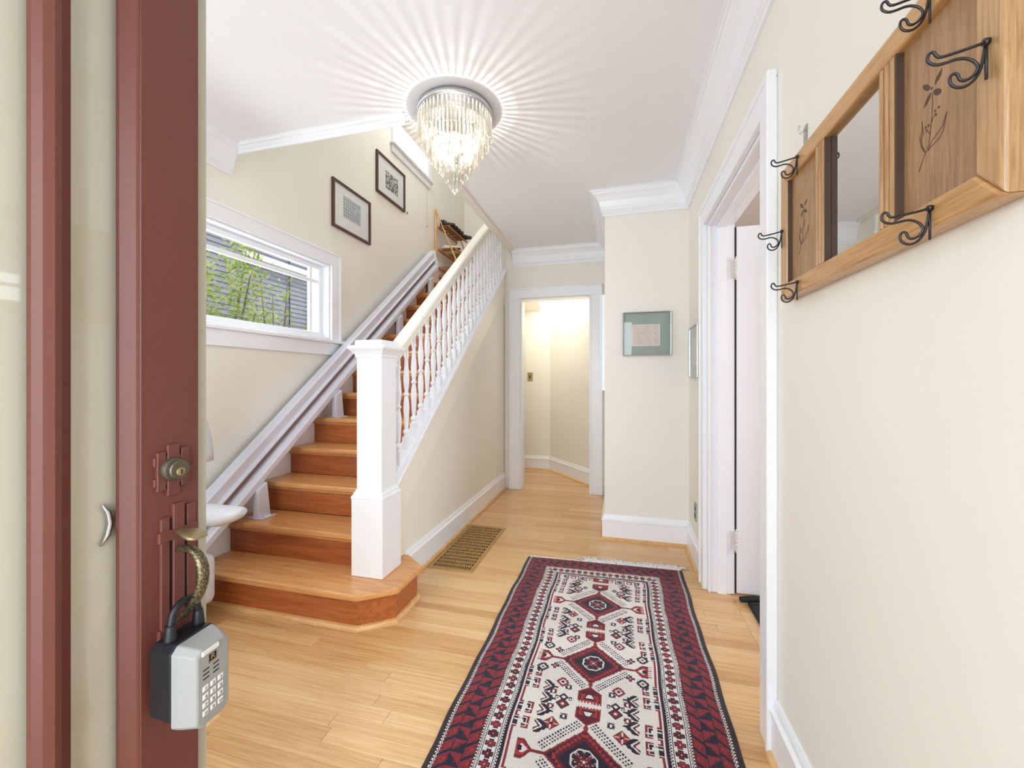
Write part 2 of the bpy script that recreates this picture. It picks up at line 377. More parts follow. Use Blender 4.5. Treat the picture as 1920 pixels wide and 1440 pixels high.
# crown moulding, one mitred run around the hall
crown = [(0, ZC), (0, ZC-0.165), (0.012, ZC-0.165), (0.014, ZC-0.15), (0.022, ZC-0.146), (0.022, ZC-0.135), (0.03, ZC-0.13),
         (0.033, ZC-0.10), (0.045, ZC-0.068), (0.066, ZC-0.038), (0.086, ZC-0.022), (0.088, ZC-0.014), (0.098, ZC-0.012), (0.10, ZC-0.006), (0.112, ZC-0.005), (0.112, ZC)]
cm = MB().sweep([(XL, WELL_Y), (XL, YF), (XR, YF), (XR, YP), (XP, YP), (XP, YB), (WELL_X+0.02, YB)], crown)
struct(cm.build('trim_1', M['trim']), 'white coved crown moulding running round the hall ceiling', 'moulding')
# bead along the stair well edges
be = MB()
bead = [(0, ZC), (0, ZC-0.045), (0.006, ZC-0.045), (0.012, ZC-0.03), (0.02, ZC-0.026), (0.024, ZC-0.016), (0.036, ZC-0.013), (0.04, ZC-0.004), (0.05, ZC)]
be.sweep([(XL, WELL_Y+0.004), (WELL_X+0.05, WELL_Y+0.004)], [(-o, z) for o, z in bead])
struct(be.build('trim_2', M['trim']), 'white moulded bead along the front edge of the stair well opening', 'moulding')
be2 = MB().box(WELL_X-0.012, WELL_X+0.055, WELL_Y+0.006, YB, ZC-0.012, ZC+0.0).box(WELL_X-0.014, WELL_X-0.0, WELL_Y+0.006, YB, ZC, ZC+0.28)
struct(be2.build('trim_3', M['wall'], bevel=0.003), 'narrow flat trim board along the side edge of the stair well', 'moulding')

# baseboards
base = [(0, 0.0), (0.019, 0.0), (0.019, 0.135), (0.024, 0.139), (0.024, 0.148), (0.014, 0.156), (0.012, 0.168), (0.006, 0.182), (0, 0.182)]
shoe = [(0.019, 0.0), (0.035, 0.0), (0.034, 0.008), (0.030, 0.015), (0.024, 0.019), (0.019, 0.019)]
def baseboard(name, path, label):
    o = MB().sweep(path, base).build(name, M['trim']); struct(o, label, 'baseboard')
    MB().sweep(path, shoe).build('shoe_moulding', M['shoe'], o, tint=random.random())
baseboard('baseboard_right', [(XR, YF+0.02), (XR, 1.452)], 'white baseboard on the right wall below the coat rack')
baseboard('baseboard_back', [(XR, 2.612), (XR, YP), (XP, YP), (XP, YB-0.03)], 'tall white baseboard wrapping the cream pier')
baseboard('baseboard_stair', [(XS, YB-0.03), (XS, 2.13)], 'tall white baseboard below the stair side wall')
baseboard('baseboard_left', [(XL, 1.60), (XL, YF+0.02)], 'white baseboard on the left wall behind the front door')

# ---- door casings
def casing_x(name, X, y0, y1, zt, w, label, side=-1):
    """casing round an opening in a wall of constant x; front face looks to side"""
    r = thing(name, (X, (y0+y1)/2, 0), label, 'door casing', kind='structure')
    f = X + side*0.024; e = X + side*0.031
    for a, b in ((y0-w, y0), (y1, y1+w)):
        MB().box(min(X, f), max(X, f), a, b, 0, zt+0.0).build('side_casing', M['trim'], r, bevel=0.003)
    MB().box(min(X, f), max(X, f), y0-w, y1+w, zt, zt+w+0.012).build('head_casing', M['trim'], r, bevel=0.003)
    bb = MB()
    bb.box(min(X, e), max(X, e), y0-w-0.012, y0-w+0.010, 0, zt+w).box(min(X, e), max(X, e), y1+w-0.010, y1+w+0.012, 0, zt+w)
    bb.box(min(X, e), max(X, e), y0-w-0.012, y1+w+0.012, zt+w+0.0, zt+w+0.024)
    bb.build('backband', M['trim'], r, bevel=0.004)
    return r
c2 = casing_x('trim_4', XR, D2[0], D2[1], D2[3], 0.082, 'white moulded casing of the doorway on the right')
jm = MB()
jm.box(XR-0.0, XR+0.135, D2[1]-0.018, D2[1]+0.0, 0, D2[3]).box(XR, XR+0.135, D2[0], D2[0]+0.018, 0, D2[3]).box(XR, XR+0.135, D2[0]+0.018, D2[1]-0.018, D2[3]-0.018, D2[3])
jm.build('jamb', M['trim'], c2, bevel=0.002)
sp = MB()
sp.box(XR+0.045, XR+0.092, D2[1]-0.034, D2[1]-0.018, 0, D2[3]-0.034).box(XR+0.045, XR+0.092, D2[0]+0.018, D2[0]+0.034, 0, D2[3]-0.034).box(XR+0.045, XR+0.092, D2[0]+0.018, D2[1]-0.018, D2[3]-0.034, D2[3]-0.018)
sp.build('door_stop', M['trim'], c2, bevel=0.002)
MB().box(XR+0.0, XR+0.012, D2[1]-0.028, D2[1]-0.018, 0, D2[3]-0.018).build('jamb_bead', M['trim'], c2, bevel=0.002)

c3 = thing('trim_5', (-0.654, YB, 0), 'white casing around the narrow doorway at the end of the hall', 'door casing', kind='structure')
w = 0.118
for a, b in ((D3[0]-w, D3[0]), (D3[1], D3[1]+w)):
    MB().box(a, b, YB-0.024, YB, 0, D3[3]).build('side_casing', M['trim'], c3, bevel=0.003)
MB().box(D3[0]-w, D3[1]+w, YB-0.026, YB, D3[3], D3[3]+0.095).build('head_casing', M['trim'], c3, bevel=0.003)
MB().box(D3[0]-w-0.005, D3[1]+w+0.005, YB-0.034, YB, D3[3]+0.09, D3[3]+0.108).build('cap_moulding', M['trim'], c3, bevel=0.004)
bb = MB().box(D3[1]+w-0.016, D3[1]+w+0.004, YB-0.032, YB, 0, D3[3]+0.09).box(D3[0]-w-0.004, D3[0]-w+0.014, YB-0.032, YB, 0, D3[3]+0.09)
bb.box(D3[0]-0.012, D3[0]+0.002, YB-0.030, YB-0.02, 0, D3[3]).box(D3[1]-0.002, D3[1]+0.012, YB-0.030, YB-0.02, 0, D3[3]).box(D3[0], D3[1], YB-0.030, YB-0.02, D3[3], D3[3]+0.012)
bb.build('backband', M['trim'], c3, bevel=0.003)
MB().box(D3[0], D3[0]+0.015, YB, YB+0.13, 0, D3[3]).box(D3[1]-0.015, D3[1], YB, YB+0.13, 0, D3[3]).box(D3[0]+0.015, D3[1]-0.015, YB, YB+0.13, D3[3]-0.012, D3[3]).build('jamb', M['trim'], c3, bevel=0.002)

# ---- small back room behind the hall end doorway
br = MB().box(-1.209, -0.86, 5.30, 5.40, 0, 2.45)
br.prism([(-0.868, 5.30), (-0.25, 4.57), (-0.10, 4.43), (0.0, 4.43), (0.0, 5.40), (-0.868, 5.40)], 2, 0, 2.45)
struct(br.build('wall_closet', M['wall']), 'warm cream angled walls of the small room beyond the hall doorway', 'wall')
struct(MB().box(-1.209, 0.0, 4.43, 5.40, 2.45, 2.52).build('ceiling_closet', M['ceiling']), 'low ceiling of the small room beyond the hall', 'ceiling')
struct(MB().prism([(5.30, 2.09), (5.30, 2.45), (4.60, 2.45)], 0, -1.209, -0.99).build('trim_6', M['wall']), 'sloping boxed-in soffit in the corner of the small back room', 'soffit')
baseboard('baseboard_closet', [(-0.25+0.0, 4.57), (-0.868, 5.30), (-1.209, 5.30)], 'white baseboard turning the angled corner of the small back room')
cw = MB().tube([(-1.06, 4.60, 2.12), (-1.07, 4.62, 2.03), (-1.10, 4.65, 1.985), (-1.115, 4.66, 1.95)], 0.003, 6).build('pull_wire', M['black_metal'])
tag(cw, 'thin dark wire hanging from the ceiling of the small back room', 'wire')
area('closet_ceiling_lamp', (-0.82, 4.78, 2.43), (0, 0, 0), 0.45, 0.3, 13, (1, 0.94, 0.82))
sw = thing('switch_plate', (-1.137, 5.30, 1.22), 'small brown wall plate with a single socket in the back room', 'wall plate')
MB().cbox(-1.172, -1.102, 5.30, 5.294, 1.162, 1.278, 0.002, 1).build('plate', M['brass'], sw)
MB().box(-1.147, -1.127, 5.288, 5.295, 1.20, 1.24).build('socket', M['dark'], sw, bevel=0.003)

# ---- side room through the right-hand doorway
sr = MB().box(3.4, 3.5, YF, 4.45, 0, ZC).box(XR+0.135, 3.4, 4.35, 4.45, 0, ZC).box(XR+0.135, 3.4, 0.1, 0.2, 0, ZC)
struct(sr.build('wall_side_room', M['wall_pink']), 'dusky pink-beige walls of the room past the right doorway', 'wall')
struct(MB().box(XR, 3.5, YF, 4.45, ZC, ZC+0.28).build('ceiling_side_room', M['wall_pink']), 'ceiling of the room past the right doorway', 'ceiling')

# inner door leaf, standing open into that room
dl = thing('door_2', (0.60, 2.492, 0), 'white painted inner door standing open past the right doorway', 'door', kind='structure')
lf = MB().box(0.629, 1.49, 2.485, 2.523, 0.012, 2.03)
lf.build('leaf', M['trim'], dl, bevel=0.004, seg=2)
for (a, b) in ((0.25, 0.92), (1.06, 1.88)):
    fr = MB()
    fr.box(0.76, 1.37, 2.477, 2.4845, a, a+0.02).box(0.76, 1.37, 2.477, 2.4845, b-0.02, b).box(0.76, 0.78, 2.477, 2.4845, a+0.02, b-0.02).box(1.35, 1.37, 2.477, 2.4845, a+0.02, b-0.02)
    fr.build('panel_moulding', M['trim'], dl, bevel=0.003)
MB().box(0.6205, 0.6285, 2.493, 2.51, 0.01, 2.03).build('hinge_gap_shade', M['rubber'], dl, label='black strip standing for the shade in the hinge gap')  # black strip added as the dark of the gap beside the leaf
for zc in (1.80, 0.30):
    hg = MB()
    for k in range(5): hg.lathe([(0.0065, 0), (0.0072, 0.001), (0.0072, 0.019), (0.0065, 0.02)], 0.6245, 2.480, 10, zc-0.052+k*0.021)
    hg.box(0.598, 0.6245, 2.489, 2.4915, zc-0.05, zc+0.05)
    hg.lathe([(0.004, 0), (0.006, 0.004), (0.002, 0.012)], 0.6245, 2.480, 8, zc+0.053).lathe([(0.002, -0.012), (0.006, -0.004), (0.004, 0)], 0.6245, 2.480, 8, zc-0.053)
    hg.build('hinge', M['hinge'], dl)
kn = MB().lathe([(0.006, 0), (0.028, 0.002), (0.03, 0.008), (0.012, 0.014), (0.010, 0.035), (0.026, 0.045), (0.030, 0.058), (0.022, 0.070), (0.004, 0.074)], 0, 0, 16)
kn.v = [(1.42+x, 2.485-z, 1.0+yv) for x, yv, z in kn.v]; kn.build('door_knob', M['brass'], dl)
mt = MB().cbox(0.66, 1.25, 1.75, 2.40, 0.0, 0.014, 0.005); mo = mt.build('door_mat', M['rubber'])
mt2 = MB().tube([(0.625, 2.40, 0.022), (0.70, 2.425, 0.022), (0.9, 2.43, 0.022), (1.3, 2.43, 0.022)], [0.014, 0.018, 0.018, 0.018], 10)
tag(mo, 'black mat lying on the boards inside the right doorway', 'mat')
tag(mt2.build('door_draught_stopper', M['rubber']), 'black rolled draught stopper at the foot of the open inner door', 'draught stopper')

# ================================================================ staircase
g, rise, Y1 = 0.230, 0.180, 1.653
def nY(n): return Y1 + g*(n-1)
XSK, XTR = -2.222, -1.285
st = thing('staircase', (-1.75, 1.66, 0), 'steep straight wooden staircase with orange-brown treads and darker risers', 'staircase')
for n in range(1, 14):
    z1 = rise*n; y0 = nY(n); y1 = nY(n+1)+0.03 if n < 13 else 4.80+0.03
    t_ = random.uniform(0.2, 0.8)
    if n == 1:
        poly = [(XSK, y0), (-1.184, y0), (-1.03, 1.765), (-1.03, 2.02), (-1.168, 2.127), (-1.21, 2.128), (XSK, 2.128)]
        MB().prism(poly, 2, z1-0.032, z1).build('tread', M['tread'], st, bevel=0.010, tint=0.6, seg=3)
        rp = [(XSK, y0+0.028), (-1.196, y0+0.028), (-1.056, 1.785), (-1.056, 2.008), (-1.18, 2.105), (-1.20, 2.105), (-1.20, 2.10), (-1.078, 2.0), (-1.078, 1.80), (-1.205, y0+0.05), (XSK, y0+0.05)]
        MB().prism(rp, 2, 0.001, z1-0.032).build('riser', M['riser'], st, tint=0.5)
        pth = [(XSK, y0+0.028), (-1.196, y0+0.028), (-1.056, 1.785), (-1.056, 2.008), (-1.185, 2.109)]
        MB().sweep(pth, [(0, 0.001), (-0.019, 0.001), (-0.018, 0.012), (-0.012, 0.021), (0, 0.024)]).build('shoe_moulding', M['shoe'], st, tint=0.7)
    else:
        MB().box(XSK, XTR, y0, y1, z1-0.032, z1).build('tread', M['tread'], st, bevel=0.010, tint=t_, seg=3)
        MB().box(XSK, XTR, y0+0.03, y0+0.05, z1-rise, z1-0.032).build('riser', M['riser'], st, tint=random.uniform(0.2, 0.8))
        MB().box(XSK, XTR, y0+0.018, y0+0.0305, z1-0.046, z1-0.0321).build('cove_moulding', M['tread'], st, tint=t_*0.6)
MB().box(XSK, XTR, 4.83, 4.85, 13*rise, 14*rise-0.032).build('riser', M['riser'], st, tint=0.3)
MB().box(XSK, XTR, 4.80, 5.749, 14*rise-0.032, 14*rise).build('landing', M['tread'], st, tint=0.5, label='pale landing boards at the head of the stairs')
# wall-side skirt board
zb = lambda y, o: (y-Y1)*(rise/g) + o
sk = MB().prism([(1.66, 0.002), (1.66, 0.39), (4.60, zb(4.60, 0.39)), (4.95, 2.70), (4.95, 2.2), (4.2, zb(4.2, -0.1)), (1.95, zb(1.95, -0.12)), (1.80, 0.002)], 0, XL+0.001, XSK)
sk.build('skirt_board', M['trim'], st, bevel=0.003, label='white skirt board along the wall side')

# wall under the stair with its sloping board
capz = lambda y: 0.697 + rise/g*(y-2.13)
ws = MB().prism([(2.0, 0.18), (2.0, capz(2.0)-0.04), (4.30, capz(4.30)-0.04), (4.30, 0.0), (2.13, 0.0), (2.13, 0.18)], 0, XTR, XS)
ws.prism([(4.30, 0), (4.30, 5.0), (5.75, 5.0), (5.75, 0)], 0, XTR, XS+0.0)
struct(ws.build('wall_stair', M['wall']), 'cream triangular wall closing in the side of the staircase', 'wall')
sb = MB().prism([(2.0, 0.18), (2.0, capz(2.0)-0.05), (4.298, capz(4.298)-0.05), (4.298, capz(4.298)-0.26), (2.135, capz(2.135)-0.26), (2.135, 0.18)], 0, XS, XS+0.012)
struct(sb.build('trim_7', M['rail_paint'], bevel=0.002), 'white sloping stringer board under the balusters', 'stringer')

# ================================================================ railing
rl = thing('stair_railing', (-1.24, 1.91, 0.18), 'white stair railing with square newel post and turned balusters', 'railing')
nx = -1.24; ny = 1.912
def sqring(hw, z, hy=None): hy = hy or hw; return [(nx-hw, ny-hy, z), (nx+hw, ny-hy, z), (nx+hw, ny+hy, z), (nx-hw, ny+hy, z)]
nw = MB()
nw.loft([sqring(0.090, 0.18, 0.093), sqring(0.090, 0.572, 0.093)], False)
nw.loft([sqring(0.0725, 0.57), sqring(0.0725, 1.325)], False)
nw.build('newel_post', M['trim'], rl, bevel=0.003)
nm = MB().loft([sqring(0.0915, 0.572), sqring(0.0925, 0.580), sqring(0.0915, 0.588), sqring(0.084, 0.596), sqring(0.084, 0.604), sqring(0.0775, 0.610), sqring(0.0735, 0.622)], False)
nm.build('newel_base_moulding', M['trim'], rl)
nc = MB().loft([sqring(0.0735, 1.300), sqring(0.078, 1.306), sqring(0.078, 1.316), sqring(0.083, 1.322), sqring(0.093, 1.335), sqring(0.1045, 1.347), sqring(0.1045, 1.358), sqring(0.100, 1.363), sqring(0.078, 1.366), sqring(0.078, 1.388), sqring(0.074, 1.392)], False)
nc.build('newel_cap', M['trim'], rl)
# moulding that returns along the stringer from the newel base
MB().prism([(2.003, 0.572), (2.003, 0.622), (2.045, 0.622+0.0), (2.005, 0.572)], 0, XS+0.012, XS+0.03)
# shoe rail (cap) on the sloping wall
cpm = MB()
prof = [(-0.058, -0.04), (-0.058, 0), (-0.026, 0.0), (-0.024, 0.008), (0.024, 0.008), (0.026, 0.0), (0.058, 0.0), (0.062, -0.008), (0.062, -0.02), (0.054, -0.028), (0.050, -0.04)]
def slope_sweep(mb, prof, zf, xs, ya, yb, smooth=False):
    n = len(prof); vs = [(xs+o, yy_, zf(yy_)+dz) for yy_ in (ya, yb) for o, dz in prof]
    mb.add(vs, [tuple(range(n))[::-1], tuple(range(n, 2*n))]); o = len(mb.v)-2*n
    for i in range(n): mb.f.append((o+i, o+(i+1)%n, o+n+(i+1)%n, o+n+i)); mb.sm.append(smooth)
    return mb
slope_sweep(cpm, prof, capz, nx, ny+0.078, 4.295).build('base_rail', M['trim'], rl, bevel=0.0015)
railz = lambda y: 1.375 + rise/g*(y-2.08)
hp = [(0.030, -0.085), (0.034, -0.060), (0.028, -0.05), (0.040, -0.036), (0.044, -0.018), (0.036, -0.004), (0.018, 0.003), (0, 0.005), (-0.018, 0.003), (-0.036, -0.004), (-0.044, -0.018), (-0.040, -0.036), (-0.028, -0.05), (-0.034, -0.060), (-0.030, -0.085)]
slope_sweep(MB(), hp, railz, nx, ny+0.07, 4.295).build('handrail', M['rail_paint'], rl, bevel=0.002, label='cream-white moulded handrail')
def baluster(y):
    zb_ = capz(y)+0.004; zt = railz(y)-0.082; H = zt-zb_; b = MB()
    s_ = 0.0185; k = 0.022*rise/g
    def sq(hw, z0, z1, slb, slt):
        vs = [(nx+dx*hw, y+dy*hw, (z0+dy*hw*slb) ) for dx, dy in ((-1,-1),(1,-1),(1,1),(-1,1))] + [(nx+dx*hw, y+dy*hw, z1+dy*hw*slt) for dx, dy in ((-1,-1),(1,-1),(1,1),(-1,1))]
        b.add(vs, [(3,2,1,0),(4,5,6,7)] + [(i,(i+1)%4,4+(i+1)%4,4+i) for i in range(4)])
    sl = rise/g
    sq(s_, zb_-0.002, zb_+0.070, sl, 0)
    b.lathe([(0.0165, 0.070), (0.017, 0.075), (0.012, 0.082), (0.0185, 0.090), (0.0205, 0.099), (0.017, 0.110), (0.010, 0.118), (0.0125, 0.130), (0.0150, 0.170), (0.0175, 0.220), (0.0185, 0.250),
             (0.0160, 0.285), (0.0115, 0.308), (0.0105, 0.316), (0.0175, 0.323), (0.0175, 0.331), (0.0105, 0.338), (0.0115, 0.346), (0.0160, 0.375), (0.0185, 0.415), (0.0165, 0.455), (0.0120, 0.500),
             (0.0110, 0.540), (0.0150, 0.552), (0.0165, 0.560), (0.012, 0.570), (0.0135, H+0.01)], nx, y, 12, zb_)
    return b
b0 = baluster(2.13).build('baluster', M['trim'], rl)
for i in range(1, 24):
    c = b0.copy(); C.objects.link(c); c.parent = rl
    c.location = b0.location + Vector((0, 0.0925*i, 0.0925*i*rise/g))

# ================================================================ chair lift
lr = thing('stairlift_rail', (-2.12, 1.5, 0.0), 'long pale silver stairlift track climbing the left side of the stairs', 'stairlift rail')
rz = lambda y: 0.317 + 0.783*(y-1.71)
lp = [(-0.06, 0.0), (-0.06, 0.235), (0.005, 0.235), (0.010, 0.225), (0.010, 0.155), (0.030, 0.150), (0.030, 0.138), (0.012, 0.134), (0.012, 0.092), (0.032, 0.088), (0.032, 0.076), (0.045, 0.070), (0.052, 0.055), (0.052, 0.018), (0.044, 0.0)]
slope_sweep(MB(), lp, rz, -2.135, 1.30, 4.46).build('track', M['lift'], lr, bevel=0.002)
slope_sweep(MB(), [(-0.062, -0.004), (-0.062, 0.24), (0.012, 0.24), (0.055, 0.07), (0.055, -0.004)], rz, -2.135, 4.46, 4.49).build('end_cap', M['lift_plastic'], lr, bevel=0.006)
gs = MB()
slope_sweep(gs, [(0.0122, 0.098), (0.0122, 0.128), (0.018, 0.128), (0.018, 0.098)], rz, -2.135, 1.31, 4.45).build('gear_strip', M['taupe'], lr)
for n in (2, 5, 9, 12):
    ty = nY(n)+0.12; tz = rise*n
    bk = MB().prism([(ty-0.045, tz), (ty+0.045, tz), (ty+0.02, rz(ty)+0.02), (ty-0.045, rz(ty)-0.02)], 0, -2.105, -2.065)
    bk.box(-2.15, -2.03, ty-0.05, ty+0.05, tz, tz+0.006)
    bo = bk.build('support_bracket', M['lift'], lr, bevel=0.002)
    for dy_ in (-0.03, 0.03): MB().lathe([(0.006, 0), (0.006, 0.004), (0.003, 0.005)], -2.045, ty+dy_, 6, tz+0.006).build('bolt', M['chrome'], bo)
MB().box(-2.19, -2.09, 1.33, 1.40, 0, 0.12).build('foot', M['lift'], lr, bevel=0.004)

ch = thing('stairlift_chair', (-2.0, 1.36, 0.0), 'pale grey stairlift seat parked at the foot of the stairs behind the front door', 'stairlift seat')
def rrect(cx, cy, cz, hx, hy, hz, r=0.03):
    mb = MB(); rings = []
    for dz, ins in ((-hz, r*0.8), (-hz+r*0.4, r*0.15), (-hz+r, 0), (hz-r, 0), (hz-r*0.4, r*0.15), (hz, r*0.8)):
        ring = []
        for sx, sy in ((1,1),(-1,1),(-1,-1),(1,-1)):
            for a in range(5):
                w0 = {(1,1):0,(-1,1):90,(-1,-1):180,(1,-1):270}[(sx,sy)]
                w_ = R(w0+a*22.5); ring.append((cx+sx*(hx-ins-r)+r*math.cos(w_), cy+sy*(hy-ins-r)+r*math.sin(w_), cz+dz))
        rings.append(ring)
    return mb.loft(rings)
rrect(-1.885, 1.25, 0.46, 0.10, 0.14, 0.045, 0.04).build('seat', M['lift_plastic'], ch)
bkr = MB(); rings = []
for z, hw, xo in ((0.785, 0.20, 0.0), (0.79, 0.246, 0.0), (0.83, 0.250, -0.003), (0.90, 0.244, -0.008), (0.97, 0.230, -0.014), (1.04, 0.203, -0.022), (1.10, 0.16, -0.03), (1.14, 0.11, -0.036), (1.15, 0.06, -0.04)):
    ring = []
    for k in range(16):
        w_ = 2*math.pi*k/16; cx_, sx_ = math.cos(w_), math.sin(w_)
        ring.append((-1.955+xo+0.032*sx_*abs(sx_)**-0.3 if abs(sx_) > 1e-6 else -1.955+xo, 1.345+hw*(abs(cx_)**0.6)*(1 if cx_ > 0 else -1), z))
    rings.append(ring)
bkr.loft(rings).build('backrest', M['lift_plastic'], ch)
for yc in (1.14, 1.478):
    arm = MB(); rings = []
    for x, hw, hh, zz in ((-2.02, 0.040, 0.040, 0.555), (-1.95, 0.052, 0.052, 0.552), (-1.85, 0.058, 0.052, 0.558), (-1.77, 0.058, 0.048, 0.562), (-1.71, 0.054, 0.038, 0.572), (-1.665, 0.042, 0.026, 0.582), (-1.642, 0.018, 0.011, 0.590)):
        rings.append([(x, yc+hw*math.cos(2*math.pi*k/14), zz+hh*math.sin(2*math.pi*k/14)) for k in range(14)])
    arm.loft(rings).build('armrest', M['lift_plastic'], ch)
MB().tube([(-1.98, 1.34, 0.44), (-1.98, 1.34, 0.80)], 0.03, 10).build('back_post', M['lift_plastic'], ch)
rrect(-1.99, 1.366, 0.22, 0.085, 0.21, 0.12, 0.035).build('carriage', M['lift_plastic'], ch)
MB().box(-1.98, -1.86, 1.28, 1.42, 0.26, 0.43).build('seat_pillar', M['lift_plastic'], ch, bevel=0.02, seg=2)
MB().prism([(-1.915, 0.07), (-1.86, 0.075), (-1.86, 0.36), (-1.885, 0.36)], 1, 1.10, 1.38).build('footrest', M['lift_plastic'], ch, bevel=0.008)
MB().prism([(1.505, 0.345), (1.575, 0.285), (1.585, 0.295), (1.51, 0.358)], 0, -1.99, -1.93).build('carriage_seal', M['dark'], ch, bevel=0.002, label='black rubber edge')

# ================================================================ windows
def window_left(name, W, label, bars):
    y0, y1, z0, z1 = W
    r = thing(name, (XL, (y0+y1)/2, z0), label, 'window', kind='structure')
    # lining
    t = 0.012; ln = MB()
    ln.box(XL-0.16, XL, y0, y0+t, z0+t, z1-t).box(XL-0.16, XL, y1-t, y1, z0+t, z1-t).box(XL-0.16, XL, y0, y1, z1-t, z1).box(XL-0.16, XL, y0, y1, z0, z0+t)
    ln.build('lining', M['trim'], r, bevel=0.002)
    s0, s1, q0, q1 = y0+t, y1-t, z0+t, z1-t; sw_ = 0.035; xs = XL-0.098
    sm = MB(); sm.box(xs, xs+0.035, s0, s0+sw_, q0, q1).box(xs, xs+0.035, s1-sw_, s1, q0, q1).box(xs, xs+0.035, s0+sw_, s1-sw_, q1-sw_, q1).box(xs, xs+0.035, s0+sw_, s1-sw_, q0, q0+sw_+0.005)
    sa = sm.build('sash', M['trim'], r, bevel=0.004)
    for kind, a, wd in bars:
        m_ = MB()
        if kind == 'h': m_.box(xs+0.006, xs+0.028, s0+sw_, s1-sw_, a-wd/2, a+wd/2)
        else: m_.box(xs+0.004, xs+0.030, a-wd/2, a+wd/2, q0+sw_, q1-sw_)
        m_.build('muntin', M['trim'], sa, bevel=0.002)
    MB().box(xs+0.015, xs+0.019, s0+sw_-0.005, s1-sw_+0.005, q0+sw_-0.005, q1-sw_+0.005).build('pane', M['glass'], sa)
    return r
w1 = window_left('window_1', W1, 'wide low window over the foot of the stairs looking onto greenery', [('h', 1.962, 0.028), ('v', 2.672, 0.024), ('v', 0.88, 0.02)])
cs = 0.096
y0, y1, z0, z1 = W1
for a, b in ((y0-cs, y0-0.0), (y1, y1+cs)):
    MB().box(XL, XL+0.022, a, b, z0-0.012, z1).build('side_casing', M['trim'], w1, bevel=0.003)
MB().box(XL, XL+0.022, y0-cs, y1+cs, z1, z1+cs-0.006).build('head_casing', M['trim'], w1, bevel=0.003)
hb = MB().box(XL, XL+0.03, y0-cs-0.012, y1+cs+0.012, z1+cs-0.012, z1+cs+0.004).box(XL, XL+0.03, y0-cs-0.012, y0-cs+0.004, z0-0.01, z1+cs).box(XL, XL+0.03, y1+cs-0.004, y1+cs+0.012, z0-0.01, z1+cs)
hb.build('backband', M['trim'], w1, bevel=0.003)
MB().box(XL-0.05, XL+0.05, y0-cs-0.035, y1+cs+0.035, z0-0.034, z0-0.010).build('sill', M['trim'], w1, bevel=0.005, seg=2)
MB().box(XL, XL+0.02, y0-cs, y1+cs, z0-0.13, z0-0.034).build('apron', M['trim'], w1, bevel=0.003)
w2 = window_left('window_2', W2, 'small bright window high over the upper flight', [('v', 4.29, 0.03), ('v', 4.40, 0.016)])
y0, y1, z0, z1 = W2; cs = 0.085
for a, b in ((y0-cs, y0), (y1, y1+cs)):
    MB().box(XL, XL+0.022, a, b, z0-0.012, z1+cs).build('side_casing', M['trim'], w2, bevel=0.003)
MB().box(XL, XL+0.022, y0, y1, z1, z1+cs).build('head_casing', M['trim'], w2, bevel=0.003)
MB().box(XL-0.04, XL+0.05, y0-cs-0.03, y1+cs+0.04, z0-0.034, z0-0.010).build('sill', M['trim'], w2, bevel=0.005)
MB().box(XL, XL+0.018, y0-cs, y1+cs, z0-0.105, z0-0.034).build('apron', M['trim'], w2, bevel=0.003)
for (yc, za, zb2) in ((4.50, 3.50, 3.02), (4.02, 3.40, 2.99)):
    cd = MB().tube([(XL+0.012, yc, za+0.12), (XL+0.012, yc, zb2+0.03)], 0.0011, 5) if yc > 4.2 else MB()
    cd.lathe([(0.001, 0.03), (0.0045, 0.024), (0.006, 0.006), (0.002, 0)], XL+0.012, yc, 8, zb2)
    cd.build('blind_cord' if yc > 4.2 else 'cord_tassel', M['silverframe'] if yc > 4.2 else M['burn'], w2)

